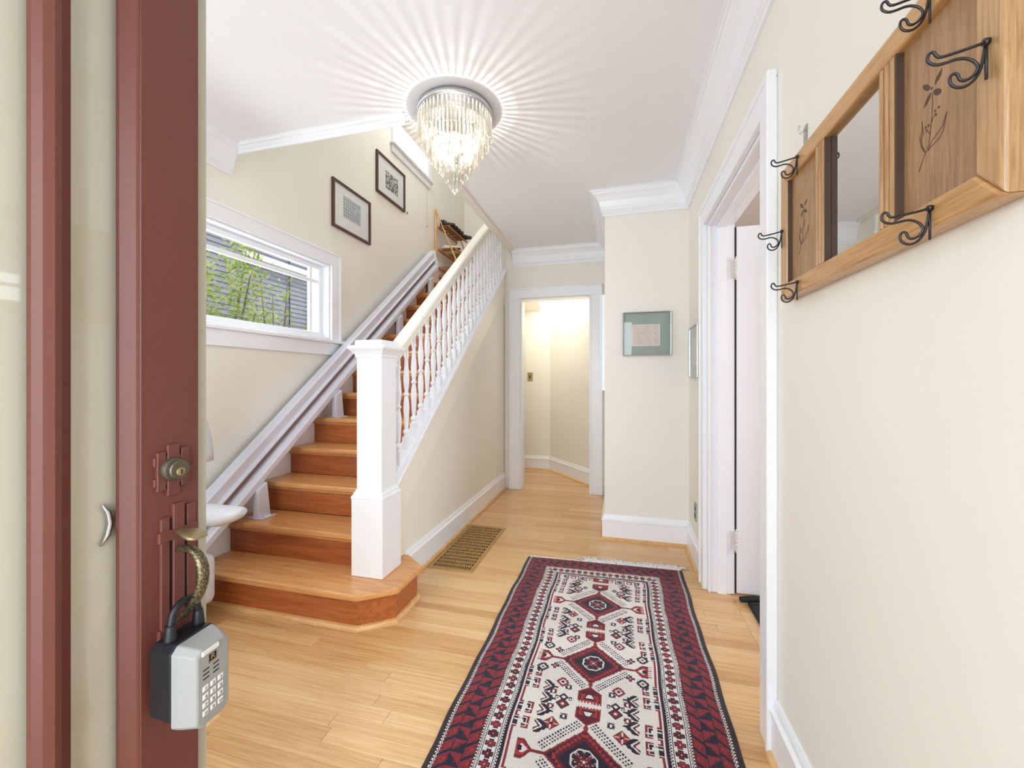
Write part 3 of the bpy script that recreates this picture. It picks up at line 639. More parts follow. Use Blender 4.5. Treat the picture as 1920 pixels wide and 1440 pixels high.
# ================================================================ pictures
def m_print(kind):
    m, t, p = new_mat('print_'+kind); L = t.links.new
    tc = nd(t, 'ShaderNodeTexCoord')
    if kind == 'facade':
        br_ = nd(t, 'ShaderNodeTexBrick'); br_.offset = 0.0; br_.inputs['Scale'].default_value = 1
        br_.inputs['Brick Width'].default_value = 0.026; br_.inputs['Row Height'].default_value = 0.026; br_.inputs['Mortar Size'].default_value = 0.005
        br_.inputs['Color1'].default_value = rgb(220, 224, 232); br_.inputs['Color2'].default_value = rgb(206, 212, 224); br_.inputs['Mortar'].default_value = rgb(140, 144, 154)
        sx = nd(t, 'ShaderNodeSeparateXYZ'); L(tc.outputs['Object'], sx.inputs[0]); cb = nd(t, 'ShaderNodeCombineXYZ'); L(sx.outputs[1], cb.inputs[0]); L(sx.outputs[2], cb.inputs[1]); L(cb.outputs[0], br_.inputs['Vector'])
        r = ramp(t, [(0.0, (0,0,0,1)), (1.0, (1,1,1,1))]); r.color_ramp.interpolation = 'LINEAR'
        mr = nd(t, 'ShaderNodeMapRange'); mr.inputs[1].default_value = 0.0; mr.inputs[2].default_value = 0.05; L(sx.outputs[1], mr.inputs[0])
        n = nd(t, 'ShaderNodeTexNoise'); n.inputs['Scale'].default_value = 30; L(tc.outputs['Object'], n.inputs['Vector'])
        r2 = ramp(t, [(0.35, rgb(150, 160, 180)), (0.65, rgb(196, 204, 220))]); L(n.outputs['Fac'], r2.inputs['Fac'])
        mx = nd(t, 'ShaderNodeMix', data_type='RGBA'); L(mr.outputs[0], mx.inputs[0]); L(br_.outputs['Color'], mx.inputs[6]); L(r2.outputs['Color'], mx.inputs[7])
        L(mx.outputs[2], p.inputs['Base Color'])
    elif kind == 'leaf':
        w_ = nd(t, 'ShaderNodeTexWave'); w_.inputs['Scale'].default_value = 11; w_.inputs['Distortion'].default_value = 9; w_.inputs['Detail Scale'].default_value = 3
        mp = nd(t, 'ShaderNodeMapping'); mp.inputs['Rotation'].default_value = (0.7, 0.3, 0.4); L(tc.outputs['Object'], mp.inputs[0]); L(mp.outputs[0], w_.inputs['Vector'])
        r = ramp(t, [(0.25, rgb(44, 46, 50)), (0.6, rgb(120, 122, 126)), (0.85, rgb(208, 210, 214))]); L(w_.outputs['Fac'], r.inputs['Fac']); L(r.outputs['Color'], p.inputs['Base Color'])
    else:
        w_ = nd(t, 'ShaderNodeTexNoise'); w_.inputs['Scale'].default_value = 26; w_.inputs['Detail'].default_value = 6; L(tc.outputs['Object'], w_.inputs['Vector'])
        r = ramp(t, [(0.35, rgb(208, 194, 186)), (0.55, rgb(220, 209, 200)), (0.8, rgb(198, 182, 176))]); L(w_.outputs['Fac'], r.inputs['Fac']); L(r.outputs['Color'], p.inputs['Base Color'])
    p.inputs['Roughness'].default_value = 0.7
    return m
def frame_mb(T, a0, a1, z0, z1, w_, dep):
    """mitred frame; T maps (a, z, out) to world"""
    mb = MB()
    o = [(a0, z0), (a1, z0), (a1, z1), (a0, z1)]; i = [(a0+w_, z0+w_), (a1-w_, z0+w_), (a1-w_, z1-w_), (a0+w_, z1-w_)]
    e = w_*0.22; o2 = [(a0+e, z0+e), (a1-e, z0+e), (a1-e, z1-e), (a0+e, z1-e)]
    rings = [[T(a, z, 0.001) for a, z in o], [T(a, z, dep*0.8) for a, z in o], [T(a, z, dep) for a, z in o2], [T(a, z, dep*0.85) for a, z in i], [T(a, z, 0.001) for a, z in i]]
    vs = [p for r_ in rings for p in r_]; fs = []
    for k in range(5):
        for q in range(4): fs.append((k*4+q, k*4+(q+1)%4, ((k+1)%5)*4+(q+1)%4, ((k+1)%5)*4+q))
    return mb.add(vs, fs)
def picture(name, label, T, a0, a1, z0, z1, fw, dep, fm, mm, pm, pr, org, group=None):
    r = thing(name, org, label, 'picture', group)
    frame_mb(T, a0, a1, z0, z1, fw, dep).build('frame', fm, r)
    def slab(b, d0, d1):
        vs = [T(a, z, d) for d in (d0, d1) for a, z in ((b[0], b[2]), (b[1], b[2]), (b[1], b[3]), (b[0], b[3]))]
        return MB().add(vs, [(3,2,1,0), (4,5,6,7)] + [(i, (i+1)%4, 4+(i+1)%4, 4+i) for i in range(4)])
    slab((a0+fw*0.5, a1-fw*0.5, z0+fw*0.5, z1-fw*0.5), 0.002, dep*0.3).build('mat_board', mm, r)
    # window bevel of the mat, then the print
    frame_mb(lambda a, z, d: T(a, z, dep*0.3+d*0.2), pr[0]-0.004, pr[1]+0.004, pr[2]-0.004, pr[3]+0.004, 0.004, 0.004).build('mat_bevel', M['matboard'], r)
    po = slab(pr, dep*0.3, dep*0.3+0.0008).build('print', pm, r)
    # glass
    slab((a0+fw*0.6, a1-fw*0.6, z0+fw*0.6, z1-fw*0.6), dep*0.6, dep*0.6+0.0015).build('glass', M['pictureglass'], r)
    return r
TL = lambda a, z, d: (XL+d, a, z)
picture('framed_print', 'dark framed print of a grid-fronted building, lower of two on the stair wall', TL, 2.818, 3.334, 2.433, 2.827, 0.021, 0.024, M['darkframe'], M['matboard'], m_print('facade'), (2.955, 3.195, 2.555, 2.735), (XL, 3.076, 2.63), 'framed prints on the stair wall')
picture('framed_print', 'dark framed black-and-white leaf print, higher of two on the stair wall', TL, 3.437, 3.966, 2.99, 3.387, 0.021, 0.024, M['darkframe'], M['matboard'], m_print('leaf'), (3.60, 3.835, 3.095, 3.27), (XL, 3.70, 3.19), 'framed prints on the stair wall')
picture('framed_print', 'silver framed picture with grey-green mat and pale pink print on the pier', lambda a, z, d: (a, YP-d, z), 0.030, 0.366, 1.362, 1.680, 0.007, 0.020, M['silverframe'], M['greenmat'], m_print('etching'), (0.098, 0.285, 1.437, 1.585), (0.2, YP, 1.52))
picture('framed_print', 'thin silver framed picture seen edge-on between pier and right doorway', lambda a, z, d: (XR-d, a, z), 2.70, 3.02, 1.20, 1.535, 0.007, 0.022, M['silverframe'], M['greenmat'], m_print('etching2') if False else m_print('etching'), (2.78, 2.94, 1.29, 1.45), (XR, 2.86, 1.37))

# outlet on the right wall
ot = thing('wall_outlet', (XR, 2.86, 0.33), 'pale wall outlet with two dark sockets beside the right doorway', 'outlet')
MB().cbox(XR, XR-0.006, 2.825, 2.897, 0.272, 0.388, 0.002, 0).build('plate', M['boxgrey'], ot)
for zz in (0.352, 0.308): MB().box(XR-0.008, XR-0.005, 2.846, 2.876, zz-0.014, zz+0.014).build('socket', M['dark'], ot, bevel=0.004)

# thin white panel standing in for trim edges on the pier's hidden side
nb = thing('pier_side_panel', (XP, 3.60, 1.4), 'slim white stand-in panel just showing past the left edge of the pier', 'wall panel')
MB().box(XP-0.032, XP, 3.30, 3.85, 1.10, 1.86).build('body', M['trim'], nb, bevel=0.003)
MB().box(XP-0.042, XP-0.033, 3.305, 3.845, 1.105, 1.855).build('door', M['trim'], nb, bevel=0.003)  # front layer of the stand-in panel, not a real cabinet door

# ================================================================ floor grille
gx0, gx1, gy0, gy1 = -1.172, -0.868, 2.355, 3.135
gr = thing('floor_grille', ((gx0+gx1)/2, (gy0+gy1)/2, 0), 'rectangular brass-coloured heating grille set in the floor by the stair wall', 'floor vent')
MB().box(gx0+0.01, gx1-0.01, gy0+0.01, gy1-0.01, 0.0003, 0.0012).build('duct_shade_sheet', M['darkgap'], gr)  # dark sheet on the boards standing for the shade in the duct
fr = MB(); T = lambda a, z, d: (a, z, d)
rings = []
o_ = [(gx0, gy0), (gx1, gy0), (gx1, gy1), (gx0, gy1)]
def ins(k): return [(gx0+k, gy0+k), (gx1-k, gy0+k), (gx1-k, gy1-k), (gx0+k, gy1-k)]
rr_ = [[(a, b, 0.0004) for a, b in ins(0)], [(a, b, 0.005) for a, b in ins(0.004)], [(a, b, 0.0075) for a, b in ins(0.009)], [(a, b, 0.0075) for a, b in ins(0.026)], [(a, b, 0.0012) for a, b in ins(0.028)]]
vs = [p for r_ in rr_ for p in r_]; fs = [(k*4+q, k*4+(q+1)%4, ((k+1)%5)*4+(q+1)%4, ((k+1)%5)*4+q) for k in range(5) for q in range(4)]
fr.add(vs, fs).build('frame', M['brassgrille'], gr)
ax0, ax1, ay0, ay1 = gx0+0.027, gx1-0.027, gy0+0.027, gy1-0.027
nr = 15; ph = (ay1-ay0)/nr
first = None
for i in range(1, nr):
    yc = ay0+ph*i
    if first is None: first = MB().cbox(ax0, ax1, yc-0.0055, yc+0.0055, 0.0012, 0.007, 0.0015).build('cross_bar', M['brassgrille'], gr); fy = yc
    else: c = first.copy(); C.objects.link(c); c.parent = gr; c.location = first.location+Vector((0, yc-fy, 0))
nc_ = 17; pc = (ax1-ax0)/nc_; first = None
for i in range(1, nc_):
    xc = ax0+pc*i
    if first is None: first = MB().cbox(xc-0.0034, xc+0.0034, ay0, ay1, 0.0012, 0.0063, 0.001).build('long_bar', M['brassgrille'], gr); fx = xc
    else: c = first.copy(); C.objects.link(c); c.parent = gr; c.location = first.location+Vector((xc-fx, 0, 0))

# ================================================================ rug
def rug():
    cx, cy = -0.104, 1.728; hw, hl = 0.483, 0.960; cell = 0.0028
    nx_, ny_ = int(2*hw/cell), int(2*hl/cell)
    X = (np.arange(nx_)+0.5)*cell - nx_*cell/2; Y = (np.arange(ny_)+0.5)*cell - ny_*cell/2
    XX, YY = np.meshgrid(X, Y); Sx = np.abs(XX); T = np.abs(YY)
    pal = {'navy': rgb(38, 34, 50), 'red': rgb(126, 44, 52), 'dred': rgb(90, 30, 40), 'ivory': rgb(210, 205, 200), 'brown': rgb(56, 44, 46), 'bright': rgb(150, 52, 52)}
    img = np.zeros((ny_, nx_, 4)); img[:] = pal['brown']
    def put(mask, c): img[mask] = pal[c]
    de = np.minimum(hw-Sx, np.maximum(hl-T, 0)+0.006)      # distance from the edge; side selvage only on long sides
    e = np.minimum(hw-Sx, hl-T+0.022)
    side = (hw-Sx) < (hl-T+0.022)                          # nearer to a long side
    A = np.where(side, YY, XX)                             # coordinate along the border
    put(e > 0.019, 'ivory'); put((e > 0.021) & ((np.floor(A/0.006)+np.floor(e/0.003)) % 2 == 0) & (e < 0.03), 'navy')
    put(e > 0.030, 'red')
    def frac(a, p): return (a/p) - np.floor(a/p)
    # three red sub-bands: outer hooks, middle zigzag leaves, inner hooks
    for (b0, b1, sg) in ((0.030, 0.066, 1), (0.108, 0.147, 1)):
        u_ = (e-b0)/(b1-b0); v_ = frac(A*sg - u_*0.030, 0.050); inb = (u_ >= 0) & (u_ < 1)
        put(inb & (v_ < 0.26), 'navy')
        put(inb & (np.abs(v_-0.63) < 0.20) & (np.abs(u_-0.5) < 0.36), 'dred')
        put(inb & (np.abs(v_-0.63) < 0.14) & (np.abs(u_-0.5) < 0.28), 'bright')
        put(inb & (np.abs(v_-0.63) < 0.045) & (np.abs(u_-0.42) < 0.22), 'dred')
    u_ = (e-0.066)/0.042; inb = (u_ >= 0) & (u_ < 1)
    tri = np.abs(frac(A, 0.095)*2-1); jag = 0.07*np.abs(frac(A, 0.012)*2-1)
    put(inb & (u_ < tri*1.25-0.12+jag) & (frac(A, 0.095) < 0.5), 'navy'); put(inb & (1-u_ < (1-tri)*1.25-0.12+jag) & (frac(A, 0.095) >= 0.5), 'navy')
    put(inb & (np.abs(u_-0.5-0.30*(tri-0.5)) < 0.05) & (frac(A, 0.0475) > 0.25) & (frac(A, 0.0475) < 0.75), 'dred')
    for b in (0.066, 0.108): put(np.abs(e-b) < 0.0022, 'navy')
    # ivory guard with crosses
    put(e > 0.147, 'ivory'); put((e > 0.147) & (e < 0.158) & ((np.floor(A/0.0056)+np.floor(e/0.0042)) % 2 == 0), 'navy')
    put(np.abs(e-0.161) < 0.0016, 'navy'); put(np.abs(e-0.206) < 0.0016, 'navy')
    put((e > 0.209) & (e < 0.218) & ((np.floor(A/0.0056)+np.floor(e/0.0042)) % 2 == 0), 'navy')
    p = 0.037; a = (frac(A, p)-0.5)*p; b = e-0.1835; alt = (np.floor(A/p) % 2 == 0)
    cr = ((np.abs(a) < 0.0050) & (np.abs(b) < 0.0150)) | ((np.abs(b) < 0.0055) & (np.abs(a) < 0.0135)) | ((np.abs(a) < 0.0095) & (np.abs(b) < 0.0095))
    ou = ((np.abs(a) < 0.0085) & (np.abs(b) < 0.0175)) | ((np.abs(b) < 0.0085) & (np.abs(a) < 0.0160))
    inz = (e > 0.163) & (e < 0.204)
    put(inz & ou, 'navy'); put(inz & ou & cr & alt, 'dred'); put(inz & ou & cr & ~alt, 'red')
    put(inz & (np.abs(a) < 0.002) & (np.abs(b) < 0.002), 'ivory')
    put((e > 0.218) & (e < 0.226), 'navy'); put((e >= 0.226) & (e < 0.230), 'dred')
    put(e >= 0.230, 'ivory')
    # field: half width F, half length G
    F = hw-0.236; G = hl-0.236+0.022
    # stepped castle line along the inner border with hooked squares
    st_ = e-0.236
    per = 0.113
    def castle(pos, depth, wd, c):
        m_ = side & (np.abs(YY-pos) < wd) & (st_ > -0.001) & (st_ < depth) & (e > 0.232); put(m_, c)
    put((st_ >= 0) & (st_ < 0.007), 'red')
    sq_pos = []
    for med in (-0.454, 0, 0.454):
        for k in (-1, 1):
            sq_pos += [med+k*0.100, med+k*0.165] if True else []
    sq_pos += [-0.454-0.215, 0.454+0.215]
    for q in sq_pos:
        castle(q, 0.054, 0.026, 'red'); castle(q, 0.048, 0.020, 'ivory'); castle(q, 0.044, 0.017, 'navy')
        put(side & (np.abs(YY-q) < 0.020) & (np.abs(st_-0.027) < 0.003), 'ivory')
        for sgn in (-1, 1):
            put(side & (np.abs(YY-q-sgn*0.0055) < 0.0032) & (np.abs(st_-(0.012 if sgn > 0 else 0.042)) < 0.009), 'ivory')
            put(side & (np.abs(YY-q) < 0.007) & (np.abs(st_-0.027) < 0.008), 'ivory')
    # end rows: alternating squares
    end = ~side
    for k in range(-4, 5):
        q = k*0.053
        if k % 2 == 0:
            put(end & (np.abs(XX-q) < 0.026) & (st_ > 0) & (st_ < 0.052), 'red'); put(end & (np.abs(XX-q) < 0.021) & (st_ > 0) & (st_ < 0.046), 'ivory')
            put(end & (np.abs(XX-q) < 0.019) & (st_ > 0.004) & (st_ < 0.042), 'navy')
            put(end & (np.abs(XX-q) < 0.019) & ((np.abs(st_-0.016) < 0.0025) | (np.abs(st_-0.030) < 0.0025)) & (np.abs(XX-q) > 0.005), 'ivory')
        else:
            put(end & (np.abs(XX-q) < 0.015) & (st_ > 0.012) & (st_ < 0.040), 'red'); put(end & (np.abs(XX-q) < 0.009) & (st_ > 0.018) & (st_ < 0.034), 'ivory')
    fld = (Sx < F-0.008) & (T < G-0.004)
    def diamond(x, y, c, rx, ry=None, step=0.0055, lim=None):
        ry = ry or rx; dx = np.floor(np.abs(XX-x)/step)*step; dy = np.floor(np.abs(YY-y)/step)*step
        m_ = fld & (dx/rx+dy/ry < 1)
        if lim is not None: m_ &= lim
        put(m_, c)
    for med in (-0.454, 0, 0.454):
        dy = YY-med; dd = Sx+np.abs(dy)
        # fringe lines parallel to the diamond
        for off in (0.148, 0.163, 0.178):
            u2 = Sx-np.abs(dy)
            m_ = fld & (np.abs(dd-off) < 0.0045) & (frac(u2+off*3, 0.016) < 0.55) & (np.abs(u2) < 0.120)
            put(m_, 'navy')
        diamond(0, med, 'red', 0.128, 0.118, 0.0028); diamond(0, med, 'dred', 0.119, 0.110, 0.0028); diamond(0, med, 'navy', 0.108, 0.100, 0.0056)
        diamond(0, med, 'bright', 0.098, 0.090, 0.0112); diamond(0, med, 'dred', 0.089, 0.082, 0.0112); diamond(0, med, 'navy', 0.076, 0.070, 0.0056)
        rr = np.hypot(Sx, dy); th_ = np.arctan2(dy, XX)
        octo = np.maximum(np.maximum(Sx, np.abs(dy)), (Sx+np.abs(dy))*0.72)
        put(octo < 0.043, 'ivory'); put(octo < 0.039, 'navy')
        star = rr/(0.024+0.015*np.cos(8*th_)); put(star < 1.12, 'ivory'); put(star < 0.95, 'red')
        put((star < 0.95) & (np.cos(4*th_) > 0.35), 'dred'); put(rr < 0.0045, 'ivory')
        # arms to the sides, ending in tulip heads
        put(fld & (Sx > 0.12) & (Sx < 0.172) & (np.abs(dy) < 0.0056), 'red'); put(fld & (Sx > 0.12) & (Sx < 0.172) & (np.abs(dy) < 0.002), 'dred')
        hd = fld & (Sx > 0.165) & (Sx < 0.232)
        w_ = np.minimum((Sx-0.165)*1.15+0.003, 0.036)
        put(hd & (np.abs(dy) < w_), 'red'); put(hd & (np.abs(dy) < w_-0.005), 'dred'); put(hd & (np.abs(dy) < w_-0.010), 'bright')
        put(hd & (np.abs(dy) < np.minimum((Sx-0.178)*0.9, 0.016)) & (Sx < 0.203), 'ivory')
        put(hd & (np.abs(dy) < 0.010) & (Sx > 0.196) & (Sx < 0.210), 'navy')
        put(hd & (Sx > 0.218) & (frac(dy, 0.0125) < 0.35), 'ivory')
    # long hexagons between medallions, half ones at the ends
    for hx in (-0.681, -0.227, 0.227, 0.681):
        dy = np.abs(YY-hx); lim = 0.092
        m_ = fld & (Sx < 0.044) & (dy < 0.062) | fld & (dy < lim) & (Sx < (lim-dy)*1.42+0.0)
        m_ &= (Sx < 0.044)
        put(m_, 'red'); inner = m_ & (Sx < 0.037) & ((dy < 0.055) | (Sx < (lim-dy)*1.42-0.010)); put(inner, 'dred')
        put(inner & (Sx < 0.031) & (dy < 0.050), 'bright')
        put(inner & (Sx < 0.022-(dy-0.030)*0.5) & (dy > 0.024) & (dy < 0.052), 'navy'); put(inner & (Sx < 0.014-(dy-0.034)*0.5) & (dy > 0.032) & (dy < 0.050), 'ivory')
        put(fld & (Sx < 0.046) & (dy < 0.0085+0.006*(frac(XX, 0.0112) < 0.5)), 'ivory')
        put(fld & (np.abs(dy-0.102) < 0.010) & (Sx < 0.010-np.abs(dy-0.102)*0.5), 'red')
    # small motifs: mirrored left and right of each hexagon and medallion
    def flower(x, y, c):
        for s1 in (-1, 1):
            X0 = s1*x
            rr = np.maximum(np.abs(XX-X0), np.abs(YY-y)); m_ = fld & (rr < 0.0125) & ((np.abs(XX-X0) > 0.0028) | (np.abs(YY-y) > 0.008)) & (rr > 0.004)
            put(m_ & ((np.abs(XX-X0) < 0.0055) | (np.abs(YY-y) < 0.0055) | (np.abs(np.abs(XX-X0)-np.abs(YY-y)) < 0.003)), c)
    def cross(x, y, c, r_=0.016):
        for s1 in (-1, 1):
            a_, b_ = np.abs(XX-s1*x), np.abs(YY-y)
            put(fld & (((a_ < r_*0.4) & (b_ < r_)) | ((b_ < r_*0.4) & (a_ < r_))), 'navy'); put(fld & (((a_ < r_*0.22) & (b_ < r_*0.8)) | ((b_ < r_*0.22) & (a_ < r_*0.8))), c)
            put(fld & (a_ < 0.002) & (b_ < 0.002), 'ivory')
    def gem(x, y, c):
        for s1 in (-1, 1):
            X0 = s1*x; a_, b_ = np.abs(XX-X0), np.abs(YY-y)
            put(fld & ((a_+b_ < 0.027) | ((a_ < 0.012) & (b_ < 0.021)) | ((b_ < 0.012) & (a_ < 0.021))), c)
            put(fld & (a_+b_ < 0.016), 'ivory'); put(fld & (a_+b_ < 0.008), 'navy' if c != 'navy' else 'red')
    def latt(x, y):
        for s1 in (-1, 1):
            a_, b_ = np.abs(XX-s1*x), np.abs(YY-y); dd = a_+b_
            put(fld & (dd < 0.030), 'dred'); put(fld & (dd < 0.024), 'bright'); put(fld & (dd < 0.024) & ((a_ < 0.0025) | (b_ < 0.0025)), 'ivory'); put(fld & (dd < 0.008), 'navy')
    def bug(x, y):
        for s1 in (-1, 1):
            a_ = np.abs(XX-s1*x); b2 = YY-y
            put(fld & (a_+np.abs(b2+0.015) < 0.027), 'navy'); put(fld & (a_+np.abs(b2+0.015) < 0.019), 'red'); put(fld & (a_+np.abs(b2+0.015) < 0.006), 'ivory')
            put(fld & (a_+np.abs(b2-0.017) < 0.020), 'navy'); put(fld & (a_+np.abs(b2-0.017) < 0.009), 'ivory')
            put(fld & (np.abs(a_-0.025) < 0.006) & (np.abs(b2-0.012) < 0.008) & ~((np.abs(a_-0.025) < 0.003) & (np.abs(b2-0.012) < 0.004)), 'navy')
    def arrow(x, y):
        for s1 in (-1, 1):
            a_ = (x-XX*s1); b_ = np.abs(YY-y)                       # point looks to the centre line
            d_ = a_*0.9-b_*1.2
            m_ = fld & (a_ > -0.026) & (a_ < 0.030) & (b_ < 0.028)
            put(m_ & (np.abs(a_+b_*1.1-0.016) < 0.0085+0.004*(frac(b_, 0.010) < 0.5)), 'navy')
            put(m_ & (np.abs(a_+b_*1.1-0.003) < 0.0030), 'ivory'); put(m_ & (np.abs(a_+b_*1.1+0.005) < 0.0042), 'dred')
            put(m_ & (b_ < 0.003) & (a_ > 0.015), 'navy')
    for med in (-0.454, 0, 0.454):
        for k in (-1, 1):
            arrow(0.150, med+k*0.098) if med else None
            cross(0.150, med+k*0.052, 'red', 0.016) if not med else None
            if not med: gem(0.196, med+k*0.070, 'navy')
            latt(0.118, med+k*0.118) if med else gem(0.105, med+k*0.135, 'red')
            arrow(0.150, med+k*0.168)
    for hx in (-0.227, 0.227):
        bug(0.094, hx); 
        flower(0.080, hx+0.070, 'navy'); flower(0.080, hx-0.070, 'navy'); flower(0.135, hx-0.036, 'dred'); flower(0.135, hx+0.036, 'dred')
        arrow(0.150, hx)
    for s2 in (-1, 1):
        bug(0.130, s2*0.665); gem(0.115, s2*0.595, 'navy'); cross(0.080, s2*0.615, 'dred', 0.014)
    # abrash: slow knot-to-knot colour variation of the wool
    rng = np.random.default_rng(3)
    img[..., :3] *= (1 + (rng.random((ny_, nx_, 1))-0.5)*0.16) * (1+0.05*np.sin(YY*17)[..., None])
    # mesh: face-per-knot grid, far end slightly askew as in life
    gx = np.linspace(-hw, hw, nx_+1); gy = np.linspace(-hl, hl, ny_+1)
    GX, GY = np.meshgrid(gx, gy)
    wav = 0.0025*np.sin(GY*9+1)+0.002*np.sin(GY*21)
    skew = 0.020*(GX/hw)*(GY > 0)*(GY/hl)**2
    top = 0.0075 + rng.random(GX.shape)*0.0010
    edge = (np.abs(GX) > hw-0.004) | (np.abs(GY) > hl-0.003); top[edge] = 0.0022
    co = np.stack([GX+wav+cx, GY+skew+cy, top], -1).reshape(-1, 3)
    NX = nx_+1; idx = np.arange(ny_)[:, None]*NX+np.arange(nx_)[None]
    q = np.stack([idx, idx+1, idx+NX+1, idx+NX], -1).reshape(-1, 4)
    me = bpy.data.meshes.new('pile'); nf = len(q)
    me.vertices.add(len(co)); me.vertices.foreach_set('co', co.astype(np.float32).ravel())
    me.loops.add(nf*4); me.loops.foreach_set('vertex_index', q.astype(np.int32).ravel())
    me.polygons.add(nf); me.polygons.foreach_set('loop_start', (np.arange(nf)*4).astype(np.int32))
    me.update(calc_edges=True); me.validate()
    at = me.attributes.new('dye', 'FLOAT_COLOR', 'FACE'); at.data.foreach_set('color', img.reshape(-1, 4).astype(np.float32).ravel())
    m, t, p = new_mat('knotted_wool'); an = nd(t, 'ShaderNodeAttribute', attribute_name='dye'); t.links.new(an.outputs['Color'], p.inputs['Base Color'])
    p.inputs['Roughness'].default_value = 0.95; p.inputs['Specular IOR Level'].default_value = 0.1; p.inputs['Sheen Weight'].default_value = 0.15
    nz = nd(t, 'ShaderNodeTexNoise'); nz.inputs['Scale'].default_value = 900; tc = nd(t, 'ShaderNodeTexCoord'); t.links.new(tc.outputs['Object'], nz.inputs['Vector'])
    b = nd(t, 'ShaderNodeBump'); b.inputs['Strength'].default_value = 0.4; b.inputs['Distance'].default_value = 0.001; t.links.new(nz.outputs['Fac'], b.inputs['Height']); t.links.new(b.outputs['Normal'], p.inputs['Normal'])
    me.materials.append(m)
    r = thing('rug', (cx, cy, 0), 'red, ivory and navy patterned oriental runner rug on the wooden floor', 'rug')
    o = bpy.data.objects.new('pile', me); C.objects.link(o); o.parent = r; o.matrix_parent_inverse = Matrix.Translation((-cx, -cy, 0))
    hem = MB().box(cx-hw+0.003, cx+hw-0.003, cy-hl+0.004, cy+hl-0.022, 0.0004, 0.0032); hem.build('backing', M['dark'], r)
    fm = paint('white_cotton_fringe', rgb(226, 224, 222), 0.9, 0.05, 300, 0.04)
    fr_ = MB()
    for k in range(620):
        u_ = random.random(); x = cx-hw+0.01+u_*(2*hw-0.02)
        ye = cy+hl+0.020*((x-cx)/hw)-0.004
        ln = random.uniform(0.006, 0.014) if u_ < 0.38 else random.uniform(0.035, 0.075)
        a_ = random.gauss(0, 0.55); z_ = random.uniform(0.004, 0.012); up_ = 0 if u_ < 0.38 else random.uniform(0, 0.012)
        fr_.tube([(x, ye, 0.004), (x+math.sin(a_)*ln*0.5, ye+ln*0.55, z_+up_), (x+math.sin(a_*1.6)*ln, ye+ln*math.cos(a_), 0.003)], [0.0024, 0.0032, 0.0018], 4)
    fr_.build('fringe', fm, r, kind='stuff')
    fr2 = MB()
    for k in range(150):
        x = cx-hw+0.01+random.random()*(2*hw-0.02)
        fr2.tube([(x, cy-hl+0.003, 0.004), (x+random.gauss(0, 0.01), cy-hl-0.04, 0.004)], 0.0018, 4)
    fr2.build('fringe', fm, r, kind='stuff')
rug()

# ================================================================ chandelier
cxx, cyy = -0.815, 1.957
cd = thing('chandelier', (cxx, cyy, ZC), 'tiered crystal chandelier glowing close under the hall ceiling', 'chandelier')
MB().lathe([(0.06, ZC-0.001), (0.178, ZC-0.001), (0.190, ZC-0.004), (0.194, ZC-0.030), (0.188, ZC-0.034), (0.188, ZC-0.028), (0.184, ZC-0.010), (0.06, ZC-0.010)], cxx, cyy, 48).build('canopy', M['chrome'], cd, label='polished chrome canopy ring')
def prism_mb(L_, r_, tip):
    mb = MB(); n = 5 if not tip else 6
    ring = lambda rr, z: [(rr*math.cos(2*math.pi*k/n), rr*math.sin(2*math.pi*k/n), z) for k in range(n)]
    if not tip: mb.loft([ring(r_*0.35, 0), ring(r_, -0.006), ring(r_, -L_+0.010), ring(r_*0.15, -L_)], False)
    else: mb.loft([ring(r_*0.2, 0), ring(r_*0.7, -L_*0.3), ring(r_*1.2, -L_*0.72), ring(r_*0.2, -L_)], False)
    me_o = mb
    return me_o
tiers = [(0.184, 54, 2.410, 0.122), (0.164, 54, 2.362, 0.128), (0.140, 44, 2.322, 0.108), (0.112, 38, 2.290, 0.100), (0.086, 30, 2.255, 0.096), (0.063, 22, 2.222, 0.088), (0.042, 14, 2.192, 0.083), (0.024, 8, 2.162, 0.078)]
def raw_mesh(mb, name, mat):
    me = bpy.data.meshes.new(name); me.from_pydata(mb.v, [], mb.f); me.materials.append(mat)
    return me
for rT, nT, zb_, L_ in tiers:
    ztop = zb_+L_
    hoop = MB().tube([(cxx+rT*math.cos(2*math.pi*k/36), cyy+rT*math.sin(2*math.pi*k/36), ztop+0.004) for k in range(37)], 0.0022, 5, caps=False)
    hoop.build('hoop', M['chrome'], cd)
    me = raw_mesh(prism_mb(L_, 0.0056, False), 'crystal_prism', M['crystal'])
    for k in range(nT):
        w_ = 2*math.pi*(k+random.uniform(-0.05, 0.05))/nT
        o = bpy.data.objects.new('crystal_prism', me); C.objects.link(o); o.parent = cd
        o.location = (rT*math.cos(w_), rT*math.sin(w_), ztop-ZC); o.rotation_euler = (random.gauss(0, 0.02), random.gauss(0, 0.02), w_+random.uniform(-0.3, 0.3))
me = raw_mesh(prism_mb(0.05, 0.008, True), 'crystal_drop', M['crystal'])
for dx, dy, z in ((0, 0, 2.185), (0.012, 0.0, 2.20), (-0.012, 0.004, 2.20)):
    o = bpy.data.objects.new('crystal_drop', me); C.objects.link(o); o.parent = cd; o.location = (dx, dy, z-ZC)
rods = MB()
for k in range(6):
    w_ = 2*math.pi*k/6+0.2
    rods.tube([(cxx+0.17*math.cos(w_), cyy+0.17*math.sin(w_), ZC-0.01), (cxx+0.16*math.cos(w_), cyy+0.16*math.sin(w_), 2.49), (cxx+0.11*math.cos(w_), cyy+0.11*math.sin(w_), 2.39), (cxx+0.02*math.cos(w_), cyy+0.02*math.sin(w_), 2.24)], 0.0018, 5)
rods.tube([(cxx, cyy, 2.375), (cxx, cyy, 2.20)], 0.004, 6)
rods.build('frame_rods', M['chrome'], cd)
